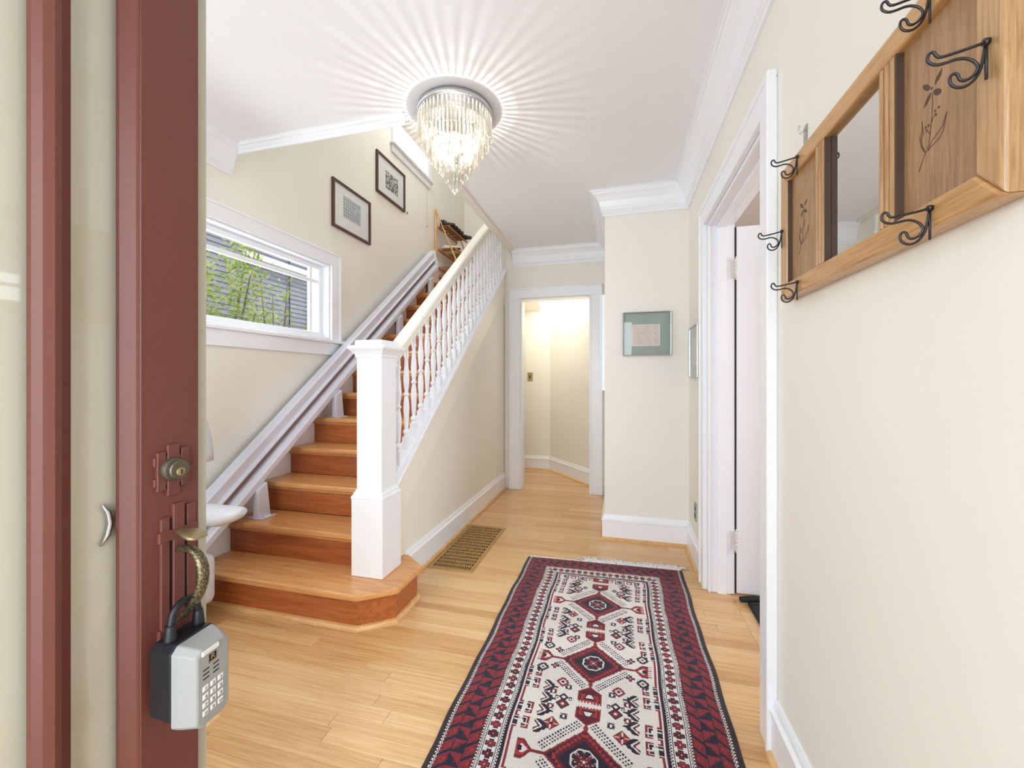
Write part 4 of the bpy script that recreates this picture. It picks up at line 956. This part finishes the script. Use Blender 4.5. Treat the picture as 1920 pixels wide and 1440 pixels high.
for k in range(4):
    w_ = 2*math.pi*k/4+0.5; bx, by = cxx+0.062*math.cos(w_), cyy+0.062*math.sin(w_)
    bl = MB().lathe([(0.010, 0.0), (0.017, 0.014), (0.021, 0.032), (0.018, 0.050), (0.010, 0.068), (0.003, 0.078)], bx, by, 12, 2.312).build('bulb', M['bulb'], cd)
    MB().lathe([(0.006, -0.045), (0.011, -0.04), (0.011, 0.001)], bx, by, 10, 2.312).build('bulb_socket', M['chrome'], bl)

l = bpy.data.lights.new('chandelier_bulb', 'POINT'); l.energy = 8.5; l.color = (1, 0.97, 0.93); l.shadow_soft_size = 0.0105
o = bpy.data.objects.new('chandelier_bulb', l); C.objects.link(o); o.location = (cxx, cyy, 2.425)

# ================================================================ coat rack
XF = 0.450
ra = thing('coat_rack', (XR, 0.979, 1.414), 'golden oak wall coat rack with mirror, floral panels and black wire hooks', 'coat rack')
ry0, ry1, rz0, rz1 = 0.627, 1.331, 1.414, 1.782
def rail(poly_yz, mat, tint, name='frame_rail', x0=XR, x1=XF, bev=0.005):
    MB().prism(poly_yz, 0, x1, x0).build(name, mat, ra, bevel=bev, tint=tint, seg=2)
w_ = 0.043
rail([(ry0, rz0), (ry1, rz0), (ry1-w_, rz0+w_), (ry0+w_, rz0+w_)], M['oak'], 0.45)
rail([(ry0, rz1), (ry1, rz1), (ry1-w_, rz1-w_), (ry0+w_, rz1-w_)], M['oak'], 0.65)
rail([(ry0, rz0), (ry0+w_, rz0+w_), (ry0+w_, rz1-w_), (ry0, rz1)], M['oak_v'], 0.5)
rail([(ry1, rz0), (ry1-w_, rz0+w_), (ry1-w_, rz1-w_), (ry1, rz1)], M['oak_v'], 0.6)
a0, a1, b0_, b1_ = ry0+w_, ry1-w_, rz0+w_, rz1-w_
MB().box(XF+0.022, XF+0.030, a0-0.003, a1+0.003, b0_-0.003, b1_+0.003).build('back_board', M['oak_panel'], ra, tint=0.2)
pR = (a0+0.004, 0.834); pL = (1.124, a1-0.004); mY = (0.879, 1.079)
for (q0, q1), tn in ((pR, 0.35), (pL, 0.6)):
    MB().box(XF+0.014, XF+0.022, q0, q1, b0_, b1_).build('veneer_panel', M['oak_panel'], ra, tint=tn)
MB().cbox(XF+0.022, XF+0.015, mY[0]-0.002, mY[1]+0.002, b0_, b1_, 0.002, 0).build('mirror', M['mirror'], ra, label='small bevelled mirror')
for q0, q1 in ((0.834, 0.879), (1.079, 1.124)):
    dv = MB(); k3 = (q1-q0)/3
    for i in range(3):
        ya, yb = q0+k3*i, q0+k3*(i+1)
        dv.prism([(XF+0.022, ya), (XF+0.011, ya), (XF+0.0035, ya+k3*0.15), (XF+0.0015, ya+k3*0.35), (XF+0.0015, yb-k3*0.35), (XF+0.0035, yb-k3*0.15), (XF+0.011, yb), (XF+0.022, yb)], 2, b0_, b1_)
    dv.build('fluted_divider', M['oak_v'], ra, tint=0.35, bevel=0.0006)
for q, d_ in ((a1-0.0045, 0.004), (0.8295, 0.003), (1.0745, 0.003)): MB().box(XF+d_, XF+0.0215 if q > 1.2 else XF+0.0145, q, q+0.0045, b0_, b1_).build('groove_strip', M['burn'], ra, label='dark brown groove strip')  # dark brown strips on one side of the dividers and inside the stile
# burnt flower drawing, one per panel
art = {
 'petal': [[(0.7616,1.6051),(0.7586,1.6114),(0.7526,1.615),(0.7458,1.6175),(0.7478,1.6102),(0.7536,1.6066),(0.7596,1.6048)],
           [(0.7684,1.5995),(0.7698,1.5943),(0.7761,1.5889),(0.7837,1.5864),(0.7804,1.593),(0.7751,1.5975)],
           [(0.7698,1.6073),(0.7751,1.6138),(0.7826,1.6182),(0.7863,1.6179),(0.7837,1.612),(0.7772,1.6059),(0.7709,1.6045)],
           [(0.7647,1.5979),(0.7596,1.5985),(0.7526,1.5955),(0.7472,1.5902),(0.7487,1.587),(0.7556,1.5876),(0.7616,1.5919)]],
 'line': [[(0.7663,1.5967),(0.7651,1.5837),(0.7667,1.5663),(0.7698,1.5466),(0.7734,1.5315),(0.7815,1.5225),(0.7947,1.5043)],
          [(0.7698,1.5558),(0.7637,1.563),(0.7596,1.5667)], [(0.7709,1.5441),(0.774,1.5504)],
          [(0.7751,1.5239),(0.7678,1.5332),(0.7566,1.5378),(0.7458,1.5423),(0.7373,1.5564),(0.7429,1.5377),(0.7526,1.5296),(0.7637,1.528),(0.773,1.5251)],
          [(0.7815,1.5248),(0.7902,1.538),(0.7924,1.5495),(0.7876,1.5563),(0.7876,1.5706),(0.7847,1.5532),(0.7891,1.5461),(0.7876,1.5374),(0.7815,1.5264)]],
 'dot': [(0.7602,1.5701),(0.7586,1.5643),(0.753,1.5709),(0.78,1.5581),(0.774,1.5579),(0.7776,1.5527),(0.7668,1.6035)]}
for sh in (0.0, 0.448):
    dr = MB(); xx = XF+0.0138; zs = 1.6; ex = 1.15
    mp_ = lambda y_, z_: (y_+sh, 1.585+(z_-1.56)*ex)
    for pl in art['petal']: dr.prism([mp_(*q) for q in pl], 0, xx-0.0002, xx+0.0006)
    for ln in art['line']: dr.tube([(xx+0.0002,)+mp_(*q) for q in ln], 0.0007, 5)
    for dq in art['dot']:
        yy_, zz_ = mp_(*dq); dr.prism([(yy_+0.0018*math.cos(k*math.pi/4), zz_+0.0022*math.sin(k*math.pi/4)) for k in range(8)], 0, xx-0.0002, xx+0.0006)
    dr.build('burnt_flower_drawing', M['burn'], ra, label='dark brown floral drawing burnt into the veneer')
hk = [(1245,40),(1190,52),(1080,68),(1000,78),(980,60),(972,42),(955,38),(938,52),(934,78),(948,98),(985,116),(1040,112),(1085,103),(1130,106),(1170,124),(1196,152),(1200,180),(1182,206),(1150,222),(1124,220),(1110,206),(1104,182),(1084,172),(1064,184),(1060,212),(1076,240),(1110,256),(1150,254),(1188,230),(1215,190),(1232,130),(1245,60)]
def hook_pts(y, z, ang=0.0):
    out = []
    for i, (a, b) in enumerate(hk):
        p_ = (1245-a)*0.000189; dz = -(b-48)*0.000236
        out.append((XF-0.003-p_*math.cos(ang), y+p_*math.sin(ang)+(0.0012 if i > 16 else -0.0012), z+dz))
    return out
def smooth_pts(P, k=2):
    for _ in range(k):
        Q = [P[0]]
        for i in range(len(P)-1):
            a, b = Vector(P[i]), Vector(P[i+1]); Q += [tuple(a*0.75+b*0.25), tuple(a*0.25+b*0.75)]
        Q.append(P[-1]); P = Q
    return P
for (hy_, hz_) in ((1.209, 1.764), (1.312, 1.607), (1.209, 1.440), (0.743, 1.442), (0.647, 1.612), (0.743, 1.764)):
    h_ = MB().tube(smooth_pts(hook_pts(hy_, hz_, 0.08), 1), 0.0019, 7)
    h_.tube([(XF-0.0005, hy_, hz_+0.002), (XF-0.006, hy_, hz_+0.002)], 0.0045, 8)
    h_.tube([(XF-0.003, hy_, hz_+0.004), (XF-0.003, hy_, hz_-0.045)], 0.0016, 6)
    h_.build('coat_hook', M['black_metal'], ra)
ah = thing('adhesive_hook', (XR, 1.253, 1.83), 'small clear plastic adhesive hook on the wall above the coat rack', 'hook')
cp = glassy('clear_plastic', 0.25, (0.86, 0.9, 0.9, 1), 0.1)
MB().cbox(XR, XR-0.004, 1.244, 1.262, 1.822, 1.868, 0.001, 0).build('pad', cp, ah)
MB().tube([(XR-0.004, 1.253, 1.856), (XR-0.014, 1.253, 1.848), (XR-0.018, 1.253, 1.858), (XR-0.016, 1.253, 1.868)], 0.003, 8).build('hook_arm', cp, ah)

# ================================================================ shoe rack
YA, YB2 = 4.72, 5.36; ZL = 14*rise
sh_ = thing('shoe_rack', (-2.10, 5.04, ZL), 'pale wooden folding shoe rack with slatted tiers on the top landing', 'shoe rack')
for yy_ in (YA, YB2):
    MB().prism([(XL+0.012, ZL), (XL+0.036, ZL), (XL+0.036, 3.31), (XL+0.030, 3.325), (XL+0.018, 3.325), (XL+0.012, 3.31)], 1, yy_-0.012, yy_+0.008).build('upright', M['rackwood'], sh_, bevel=0.003, tint=random.random())
    MB().prism([(XL+0.04, 3.30), (XL+0.022, 3.318), (-1.895, ZL), (-1.870, ZL)], 1, yy_-0.028, yy_-0.012).build('slanted_leg', M['rackwood'], sh_, bevel=0.003, tint=random.random())
for zt, x1_ in ((3.115, -2.045), (2.83, -1.955), (2.60, -1.90)):
    nS = int((x1_-(XL+0.04))/0.030)
    fb = MB().box(x1_-0.016, x1_, YA+0.02, YB2, zt-0.024, zt).build('shelf_front_rail', M['slatwood'], sh_, bevel=0.002, tint=0.4)
    MB().box(XL+0.04, XL+0.055, YA+0.02, YB2, zt-0.024, zt).build('shelf_back_rail', M['slatwood'], sh_, bevel=0.002, tint=0.4)
    nn = 13; step = (YB2-YA-0.04)/nn
    s0_ = MB().box(XL+0.042, x1_-0.002, YA+0.022, YA+0.022+0.017, zt-0.001, zt+0.004).build('slat', M['slatwood'], sh_, bevel=0.0015, tint=0.5)
    for i in range(1, nn): c = s0_.copy(); C.objects.link(c); c.parent = sh_; c.location = s0_.location+Vector((0, step*i, 0))
def shoe(x, y, z, mat, sole, label, group, L_=0.19, up_=0.35, high=False):
    r = thing('shoe', (x, y, z), label, 'shoe', group)
    rings = []; sr_ = []
    for f_, hw_, h_ in ((0.0, 0.018, 0.055), (0.06, 0.028, 0.062), (0.25, 0.031, 0.060), (0.42, 0.030, 0.050), (0.6, 0.036, 0.040), (0.8, 0.038, 0.030), (0.94, 0.028, 0.022), (1.0, 0.010, 0.012)):
        if high and f_ < 0.4: h_ *= 1.35
        xx_ = x + f_*L_; rings.append([(xx_, y+hw_*math.cos(a_*math.pi/6)*(1 if a_ else 1), z+0.012+max(0, math.sin(a_*math.pi/6))*h_) for a_ in range(7)])
        sr_.append([(xx_, y-hw_*1.04, z), (xx_, y+hw_*1.04, z), (xx_, y+hw_*1.04, z+0.013), (xx_, y-hw_*1.04, z+0.013)])
    MB().loft(rings).build('upper', mat, r)
    MB().loft(sr_, False).build('sole', sole, r, bevel=0.001)
    col_ = [(x+0.02+0.035*(1-math.cos(k*math.pi/6)), y+0.019*math.sin(k*math.pi/3)*1.0, z+0.068) for k in range(7)]
    MB().tube(col_, 0.004, 6).build('collar', sole, r)
    return r
navy = paint('dark_shoe_leather', rgb(38, 40, 50), 0.45, 0.05, 80, 0.1); red_ = paint('rust_red_shoe', rgb(140, 58, 40), 0.5); whi = paint('pale_shoe_fabric', rgb(214, 210, 204), 0.7)
names = [('dark navy shoe at the near end of the top tier of the shoe rack', True), ('dark navy shoe second from the near end of the rack top tier', False), ('dark navy shoe in the middle of the rack top tier', False), ('dark navy shoe fourth from the near end of the rack top tier', False)]
for i, (lb, hg) in enumerate(names): shoe(XL+0.05, YA+0.075+i*0.095, 3.123, navy, M['dark'], lb, 'shoes on the top tier', 0.20, high=hg)
shoe(XL+0.05, YA+0.465, 3.123, whi, M['dark'], 'pale shoe with dark sole near the far end of the rack top tier', 'shoes on the top tier', 0.21)
shoe(XL+0.06, YA+0.56, 3.123, navy, M['dark'], 'black shoe at the far end of the rack top tier', 'shoes on the top tier', 0.23)
shoe(XL+0.06, YA+0.12, 2.838, whi, M['dark'], 'pale shoe at the near end of the middle rack tier', 'shoes on the middle tier', 0.24)
shoe(XL+0.06, YA+0.34, 2.838, whi, M['dark'], 'white shoe halfway along the middle rack tier', 'shoes on the middle tier', 0.26)
shoe(XL+0.06, YA+0.44, 2.838, red_, M['dark'], 'rust-red shoe on the middle rack tier', 'shoes on the middle tier', 0.26)
shoe(XL+0.06, YA+0.55, 2.838, navy, M['dark'], 'black shoe at the far end of the middle rack tier', 'shoes on the middle tier', 0.26)

# ================================================================ front door, open against the left
XD = -0.746
fd = thing('door_1', (XD, 0.12, 0), 'oxblood red front door with cream edge, standing open at the left', 'door', kind='structure')
def dbox(name, y0, y1, z0, z1, x0=-0.790, x1=XD, mat='door_red', **k): return MB().box(x0, x1, y0, y1, z0, z1).build(name, M[mat], fd, **k)
dbox('lock_stile', 0.484, 0.580, 0.01, 2.05, bevel=0.002)
dbox('hinge_stile', -0.330, -0.234, 0.01, 2.05, bevel=0.002)
dbox('bottom_rail', -0.234, 0.484, 0.01, 0.30, bevel=0.002); dbox('top_rail', -0.234, 0.484, 1.93, 2.05, bevel=0.002)
def vmould(y0, y1, ydeep, z0=0.30, z1=1.93, name='glazing_bead'):
    # bevelled vertical bead: flush at ydeep, recessed at the other side
    if ydeep > y0+1e-6: poly = [(-0.7715, y0), (-0.764, y0), (-0.757, y0+(y1-y0)*0.35), (-0.749, y0+(y1-y0)*0.8), (-0.747, y1), (-0.7715, y1)]
    else: poly = [(-0.790, y1), (-0.764, y1), (-0.757, y1-(y1-y0)*0.35), (-0.749, y1-(y1-y0)*0.8), (-0.747, y0), (-0.790, y0)]
    MB().prism(poly, 2, z0, z1).build(name, M['door_red'], fd)
vmould(0.467, 0.4838, 0.4838); vmould(-0.2338, -0.207, -0.2338)
MB().prism([(-0.7715, 0.366), (-0.762, 0.366), (-0.753, 0.373), (-0.748, 0.383), (-0.750, 0.391), (-0.760, 0.406), (-0.7715, 0.406)], 2, 0.30, 1.93).build('muntin', M['door_red'], fd)
MB().prism([(-0.790, -0.148), (-0.762, -0.148), (-0.752, -0.138), (-0.748, -0.129), (-0.752, -0.12), (-0.762, -0.110), (-0.790, -0.110)], 2, 0.30, 1.93).build('muntin', M['door_red'], fd)
for a, b in ((-0.207, -0.148), (-0.110, 0.366), (0.406, 0.467)):
    MB().box(-0.7745, -0.772, a-0.004, b+0.004, 0.30, 1.93).build('glass_pane', M['pictureglass'], fd)
MB().box(-0.7895, -0.786, -0.2335, 0.4835, 0.301, 1.929).build('blind', M['curtain'], fd, label='plain putty-coloured blind behind the glass')
MB().box(-0.788, -0.760, 0.5805, 0.606, 0.01, 2.05).build('edge_strip', M['door_cream'], fd, bevel=0.002, label='cream painted edge strip')
MB().tube([(-0.780, 0.452, 0.930), (-0.780, 0.461, 0.944), (-0.780, 0.465, 0.962), (-0.780, 0.462, 0.980), (-0.780, 0.454, 0.994)], [0.002, 0.004, 0.0048, 0.004, 0.0015], 8).build('inside_lever', M['chrome'], fd, label='curved chrome lever seen through the glass')
# deadbolt with its painted lattice plate
yb_, zb_ = 0.5326, 1.036
db = thing('x', (0,0,0), None, None); bpy.data.objects.remove(db)
pl = MB()
for (a, b, c_, d_, t_) in ((-0.030, 0.030, 0.008, 0.023, 0.0), (-0.030, 0.030, -0.026, -0.012, 0.0), (-0.010, 0.010, -0.045, 0.042, 0.0015), (-0.026, -0.012, -0.034, 0.031, 0.001), (0.013, 0.026, -0.032, 0.034, 0.001)):
    pl.cbox(XD, XD+0.004+t_, yb_+a, yb_+b, zb_+c_, zb_+d_, 0.001, 0)
pl.build('deadbolt_plate', M['door_red'], fd)
def xl(prof, yc, zc):
    mb = MB().lathe(prof, 0, 0, 24); mb.v = [(XD+z, yc+x, zc+y_) for x, y_, z in mb.v]; return mb
dbo_mb = xl([(0.0200, 0.002), (0.0200, 0.009), (0.0190, 0.012), (0.0165, 0.014), (0.0165, 0.0225), (0.0150, 0.0245), (0.004, 0.0245)], yb_-0.003, zb_); dbo_mb.sm = [False]*len(dbo_mb.sm)
dbo = dbo_mb.build('deadbolt', M['dark_bronze'], fd)
xl([(0.0075, 0.0235), (0.0075, 0.0262), (0.0068, 0.0268), (0.001, 0.0269)], yb_-0.003, zb_-0.003).build('key_cylinder', M['brass'], dbo)
MB().box(XD+0.0262, XD+0.0273, yb_-0.0040, yb_-0.0020, zb_-0.007, zb_+0.001).build('keyhole', M['dark'], dbo)
# handle set
yh = 0.545
pp = MB()
for (a, b, c_, d_, t_) in ((-0.032, -0.018, 0.735, 0.955, 0), (-0.013, 0.006, 0.725, 0.975, 0.0015), (0.011, 0.026, 0.735, 0.968, 0), (-0.036, 0.030, 0.914, 0.932, 0.002), (-0.036, 0.030, 0.752, 0.768, 0.002)):
    pp.cbox(XD, XD+0.004+t_, yh+a, yh+b, c_, d_, 0.001, 0)
pp.build('handle_plate', M['door_red'], fd)
MB().box(XD+0.0001, XD+0.0012, yh-0.019, yh+0.0115, 0.74, 0.95).build('plate_backing', M['dark'], fd)  # flat black sheet on the door face behind the plate strips
tl = MB(); rings = []
for x, hw_, zz, hh in ((XD+0.004, 0.007, 0.926, 0.004), (XD+0.016, 0.009, 0.926, 0.004), (XD+0.028, 0.015, 0.925, 0.004), (XD+0.046, 0.0165, 0.921, 0.0035), (XD+0.054, 0.012, 0.919, 0.002)):
    rings.append([(x, yh-0.004+hw_*sx, zz+hh*sz) for sx, sz in ((-1,-0.6),(-0.6,-1),(0.6,-1),(1,-0.6),(1,0.6),(0.6,1),(-0.6,1),(-1,0.6))])
tl.loft(rings).build('thumb_latch', M['brass'], fd)
pul = [(XD+0.003, yh-0.004, 0.893), (XD+0.022, yh-0.004, 0.899), (XD+0.044, yh-0.004, 0.893), (XD+0.058, yh-0.004, 0.874), (XD+0.060, yh-0.004, 0.848), (XD+0.050, yh-0.004, 0.822), (XD+0.034, yh-0.004, 0.800), (XD+0.018, yh-0.004, 0.782), (XD+0.004, yh-0.004, 0.772)]
pul = smooth_pts(pul, 1)
nn_ = len(pul); MB().tube(pul, [0.0055+0.0050*math.sin(math.pi*min(1, i/(nn_-1)*1.0)) for i in range(nn_)], 12, flat=0.75).build('pull_handle', M['bronze'], fd, label='aged bronze curved pull handle')

# key lock box hanging from the pull
LB = Vector((-0.709, 0.527, 0.763)); an = R(4)
lb = thing('key_lock_box', LB, 'grey and black push-button key lock box hanging from the door pull', 'lock box')
lb.rotation_euler = (0, 0, 0)
def L2W(x, y, z):   # local: x out from the door, y across, z up
    return (LB.x + x*math.cos(an)-y*math.sin(an), LB.y + x*math.sin(an)+y*math.cos(an), LB.z+z)
def lrings(spec):   # spec: (x, halfwidth, ztop, zbottom, corner)
    out = []
    for x, hw_, zt, zb2, c_ in spec:
        out.append([L2W(x, a, b) for a, b in ((-hw_+c_, zt), (hw_-c_, zt), (hw_, zt-c_), (hw_, zb2+c_), (hw_-c_, zb2), (-hw_+c_, zb2), (-hw_, zb2+c_), (-hw_, zt-c_))])
    return out
MB().loft(lrings([(-0.024, 0.037, -0.004, -0.122, 0.010), (-0.022, 0.039, -0.001, -0.125, 0.010), (0.019, 0.041, 0.0, -0.128, 0.010)]), False).build('body', M['dark'], lb, bevel=0.0015)
cv = MB().loft(lrings([(0.0195, 0.0405, -0.001, -0.137, 0.010), (0.030, 0.0385, -0.003, -0.137, 0.010), (0.055, 0.0300, -0.010, -0.137, 0.009), (0.0575, 0.0280, -0.012, -0.135, 0.009)]), False)
cvo = cv.build('cover', M['boxgrey'], lb, bevel=0.0015)
def lquad(y0, y1, z0, z1, x0, x1, c=0.0006):
    mb = MB(); mb.cbox(x0, x1, y0, y1, z0, z1, c, 0); mb.v = [L2W(*p) for p in mb.v]; return mb
FX = 0.0575
lquad(-0.0215, 0.008, -0.021, -0.014, FX, FX+0.003).build('shutter_tab', M['whiteplastic'], lb)
for sy in (-0.0135, 0.0045):
    for sz in (-0.046, -0.053, -0.060):
        lquad(sy-0.0055, sy+0.0055, sz-0.0011, sz+0.0011, FX-0.0005, FX+0.0003, 0.0001).build('slot', M['dark'], lb)
em = lquad(-0.0085, 0.0045, -0.040, -0.026, FX, FX+0.0008, 0.0003).build('emblem', M['dark'], lb)
def text_mesh(s_, size, place, mat, name, parent, ext=0.0002):
    cu = bpy.data.curves.new(name, 'FONT'); cu.body = s_; cu.size = size; cu.align_x = 'CENTER'; cu.align_y = 'CENTER'; cu.extrude = ext; cu.resolution_u = 2
    to = bpy.data.objects.new(name, cu); C.objects.link(to); bpy.context.view_layer.update()
    me_ = bpy.data.meshes.new_from_object(to.evaluated_get(bpy.context.evaluated_depsgraph_get())); C.objects.unlink(to); bpy.data.objects.remove(to)
    mb = MB(); mb.add([place(v.co) for v in me_.vertices], [tuple(p.vertices) for p in me_.polygons]); bpy.data.meshes.remove(me_)
    return mb.build(name, mat, parent)
gold = paint('gold_print', rgb(186, 156, 92), 0.4, metal=0.3)
text_mesh('R', 0.0130, lambda c: L2W(FX+0.001+c.z, -0.002+c.x, -0.0312+c.y), gold, 'emblem_letter', em)
lquad(-0.0080, 0.0040, -0.0398, -0.0375, FX+0.0008, FX+0.0011, 0.0001).build('emblem_bar', gold, em)
keys = ['1', '2', '3', '4', '5', '6', '7', '8', '9', 'CLR', '0', 'OPEN']
for i, kx in enumerate(keys):
    cy_ = -0.0148+0.0136*(i % 3); cz_ = -0.0755-0.0132*(i//3)
    kb = lquad(cy_-0.0050, cy_+0.0050, cz_-0.0042, cz_+0.0042, FX, FX+0.0016, 0.0012).build('key_button', M['whiteplastic'], lb)
    if len(kx) == 1: text_mesh(kx, 0.0062, lambda c, a=cy_, b=cz_: L2W(FX+0.0017+c.z, a+c.x, b+c.y), M['dark'], 'key_digit', kb)
    else: text_mesh(kx, 0.0030, lambda c, a=cy_, b=cz_: L2W(FX+0.0017+c.z, a+c.x, b+c.y), M['dark'], 'key_digit', kb)
shp = [L2W(0.0, -0.024, -0.004), L2W(0.0, -0.0245, 0.020), L2W(0, -0.022, 0.034)] + [L2W(0, -0.022*math.cos(k*math.pi/8), 0.034+0.020*math.sin(k*math.pi/8)) for k in range(1, 8)] + [L2W(0, 0.022, 0.034), L2W(0.0, 0.0245, 0.020), L2W(0.0, 0.024, -0.004)]
MB().tube(shp, 0.0058, 12).build('shackle', M['dark'], lb, label='black vinyl-covered shackle')
for sy in (-0.0242, 0.0242):
    col_ = MB().lathe([(0.0095, -0.002), (0.0095, 0.004), (0.0078, 0.018), (0.0068, 0.026)], 0, 0, 14)
    col_.v = [L2W(x, sy+y_, z) for x, y_, z in col_.v]; col_.build('shackle_collar', M['dark'], lb)

# ================================================================ outside the left window
gnd = MB().box(-14, XL-0.16, -6, 16, -0.3, -0.1).box(-8, 6, -9, YF-0.16, -0.3, -0.1)
struct(gnd.build('ground', M['ground']), 'bare garden ground outside the house', 'ground')
XN = -5.6
nh = thing('neighbour_house', (XN-0.5, 5, -0.1), 'dark grey clapboard house wall seen through the left window', 'building')
MB().box(XN-0.3, XN, -2, 14, -0.1, 6.5).build('wall', M['siding'], nh)
first = None; ex = 0.078
for i in range(42):
    zz = 1.75+i*ex
    if first is None:
        first = MB().prism([(XN, zz), (XN+0.022, zz), (XN+0.006, zz+ex+0.01), (XN, zz+ex+0.01)], 1, -2, 14); first = first.build('siding_board', M['siding'], nh)
    else: c = first.copy(); C.objects.link(c); c.parent = nh; c.location = first.location+Vector((0, 0, ex*i))
# vertical trellis wires / cables
tw = MB()
for yy_ in (3.55, 3.85, 5.9, 6.35): tw.tube([(XN+0.05, yy_, 1.6), (XN+0.05, yy_, 3.6)], 0.012, 5)
tag(tw.build('trellis_wire', M['dark']), 'dark vertical wires on the neighbouring grey wall', 'wire')
gt = MB().box(XN+0.07, XN+0.15, 4.95, 6.3, 3.06, 3.15)
tag(gt.build('white_pipe', M['trim'], bevel=0.01), 'white pipe running across the neighbouring grey wall', 'pipe')

def m_leaf():
    m, t, p = new_mat('spring_leaf'); L = t.links.new
    oi = nd(t, 'ShaderNodeObjectInfo'); gm = nd(t, 'ShaderNodeNewGeometry')
    ad = nd(t, 'ShaderNodeMath', operation='ADD'); L(oi.outputs['Random'], ad.inputs[0]); L(gm.outputs['Random Per Island'], ad.inputs[1])
    fr_ = nd(t, 'ShaderNodeMath', operation='FRACT'); L(ad.outputs[0], fr_.inputs[0])
    r = ramp(t, [(0.0, rgb(120, 150, 44)), (0.5, rgb(178, 200, 66)), (1.0, rgb(222, 228, 116))]); L(fr_.outputs[0], r.inputs['Fac'])
    L(r.outputs['Color'], p.inputs['Base Color']); p.inputs['Roughness'].default_value = 0.5
    tr = nd(t, 'ShaderNodeBsdfTranslucent'); L(r.outputs['Color'], tr.inputs['Color'])
    mx = nd(t, 'ShaderNodeMixShader'); mx.inputs[0].default_value = 0.45; o = t.nodes['Material Output']
    L(p.outputs[0], mx.inputs[1]); L(tr.outputs[0], mx.inputs[2]); L(mx.outputs[0], o.inputs[0])
    return m
M['leaf'] = m_leaf()
M['bark'] = paint('shrub_bark', rgb(110, 92, 72), 0.9, 0.2, 60, 0.15)
def leaf_verts(s_):
    return [(0, 0, 0), (0.30*s_, 0.12*s_, 0.03*s_), (0.70*s_, 0.10*s_, 0.0), (1.0*s_, 0, -0.10*s_), (0.70*s_, -0.10*s_, 0.0), (0.30*s_, -0.12*s_, 0.03*s_), (0.32*s_, 0, -0.02*s_), (0.7*s_, 0, -0.045*s_)]
leaf_f = [(0, 1, 6), (1, 2, 7, 6), (2, 3, 7), (0, 6, 5), (6, 7, 4, 5), (7, 3, 4)]
lme = bpy.data.meshes.new('leaf'); lme.from_pydata(leaf_verts(0.088), [], leaf_f); lme.materials.append(M['leaf'])
def shrub(cx, cy, z0, z1, rx, ry, n_parts, n_stuff, label, sd):
    rnd = random.Random(sd)
    r = thing('garden_shrub', (cx, cy, -0.1), label, 'shrub', 'shrubs outside the left window')
    br_ = MB()
    tips = []
    for k in range(9):
        a_ = rnd.uniform(0, 6.28); ex_, ey_ = cx+rx*0.8*math.cos(a_), cy+ry*0.8*math.sin(a_); zt = rnd.uniform((z0+z1)/2, z1)
        P = [(cx, cy, -0.1), (cx+(ex_-cx)*0.25, cy+(ey_-cy)*0.25, zt*0.4), (cx+(ex_-cx)*0.7, cy+(ey_-cy)*0.7, zt*0.75), (ex_, ey_, zt)]
        br_.tube(P, [0.022, 0.016, 0.010, 0.004], 6); tips.append(P)
    br_.build('branches', M['bark'], r)
    def pos():
        P = rnd.choice(tips); t_ = rnd.uniform(0.35, 1)
        i = min(2, int(t_*3)); f_ = t_*3-i; a, b = Vector(P[i]), Vector(P[i+1]); q = a.lerp(b, f_)
        q += Vector((rnd.gauss(0, rx*0.22), rnd.gauss(0, ry*0.22), rnd.gauss(0, 0.13)))
        return q
    for k in range(n_parts):
        q = pos(); o = bpy.data.objects.new('leaf', lme); C.objects.link(o); o.parent = r
        o.location = q - r.location; o.rotation_euler = (rnd.uniform(-0.9, 0.9), rnd.uniform(-0.7, 0.9), rnd.uniform(0, 6.28))
        s_ = rnd.uniform(0.7, 1.3); o.scale = (s_, s_, s_)
    mb = MB(); base_v = [Vector(v) for v in leaf_verts(0.072)]
    for k in range(n_stuff):
        q = pos(); q.x -= 0.06
        Mx = Matrix.Rotation(rnd.uniform(0, 6.28), 3, 'Z') @ Matrix.Rotation(rnd.uniform(-0.9, 0.9), 3, 'Y') @ Matrix.Rotation(rnd.uniform(-0.9, 0.9), 3, 'X')
        s_ = rnd.uniform(0.6, 1.3); mb.add([tuple(q+(Mx @ v)*s_) for v in base_v], leaf_f)
    me_ = bpy.data.meshes.new('small_leaves'); me_.from_pydata([tuple(Vector(v)-r.location) for v in mb.v], [], mb.f); me_.materials.append(M['leaf'])
    o = bpy.data.objects.new('small_leaves', me_); C.objects.link(o); o.parent = r; o['kind'] = 'stuff'
shrub(-4.1, 3.36, 1.0, 2.75, 0.48, 0.42, 270, 4600, 'dense leafy green shrub nearest the front door outside the left window', 1)
shrub(-4.4, 4.45, 1.0, 2.45, 0.30, 0.26, 130, 900, 'smaller green shrub in the middle of the left window view', 2)
shrub(-4.4, 5.45, 1.0, 2.25, 0.25, 0.28, 90, 420, 'thin sparse shrub at the right side of the left window view', 3)
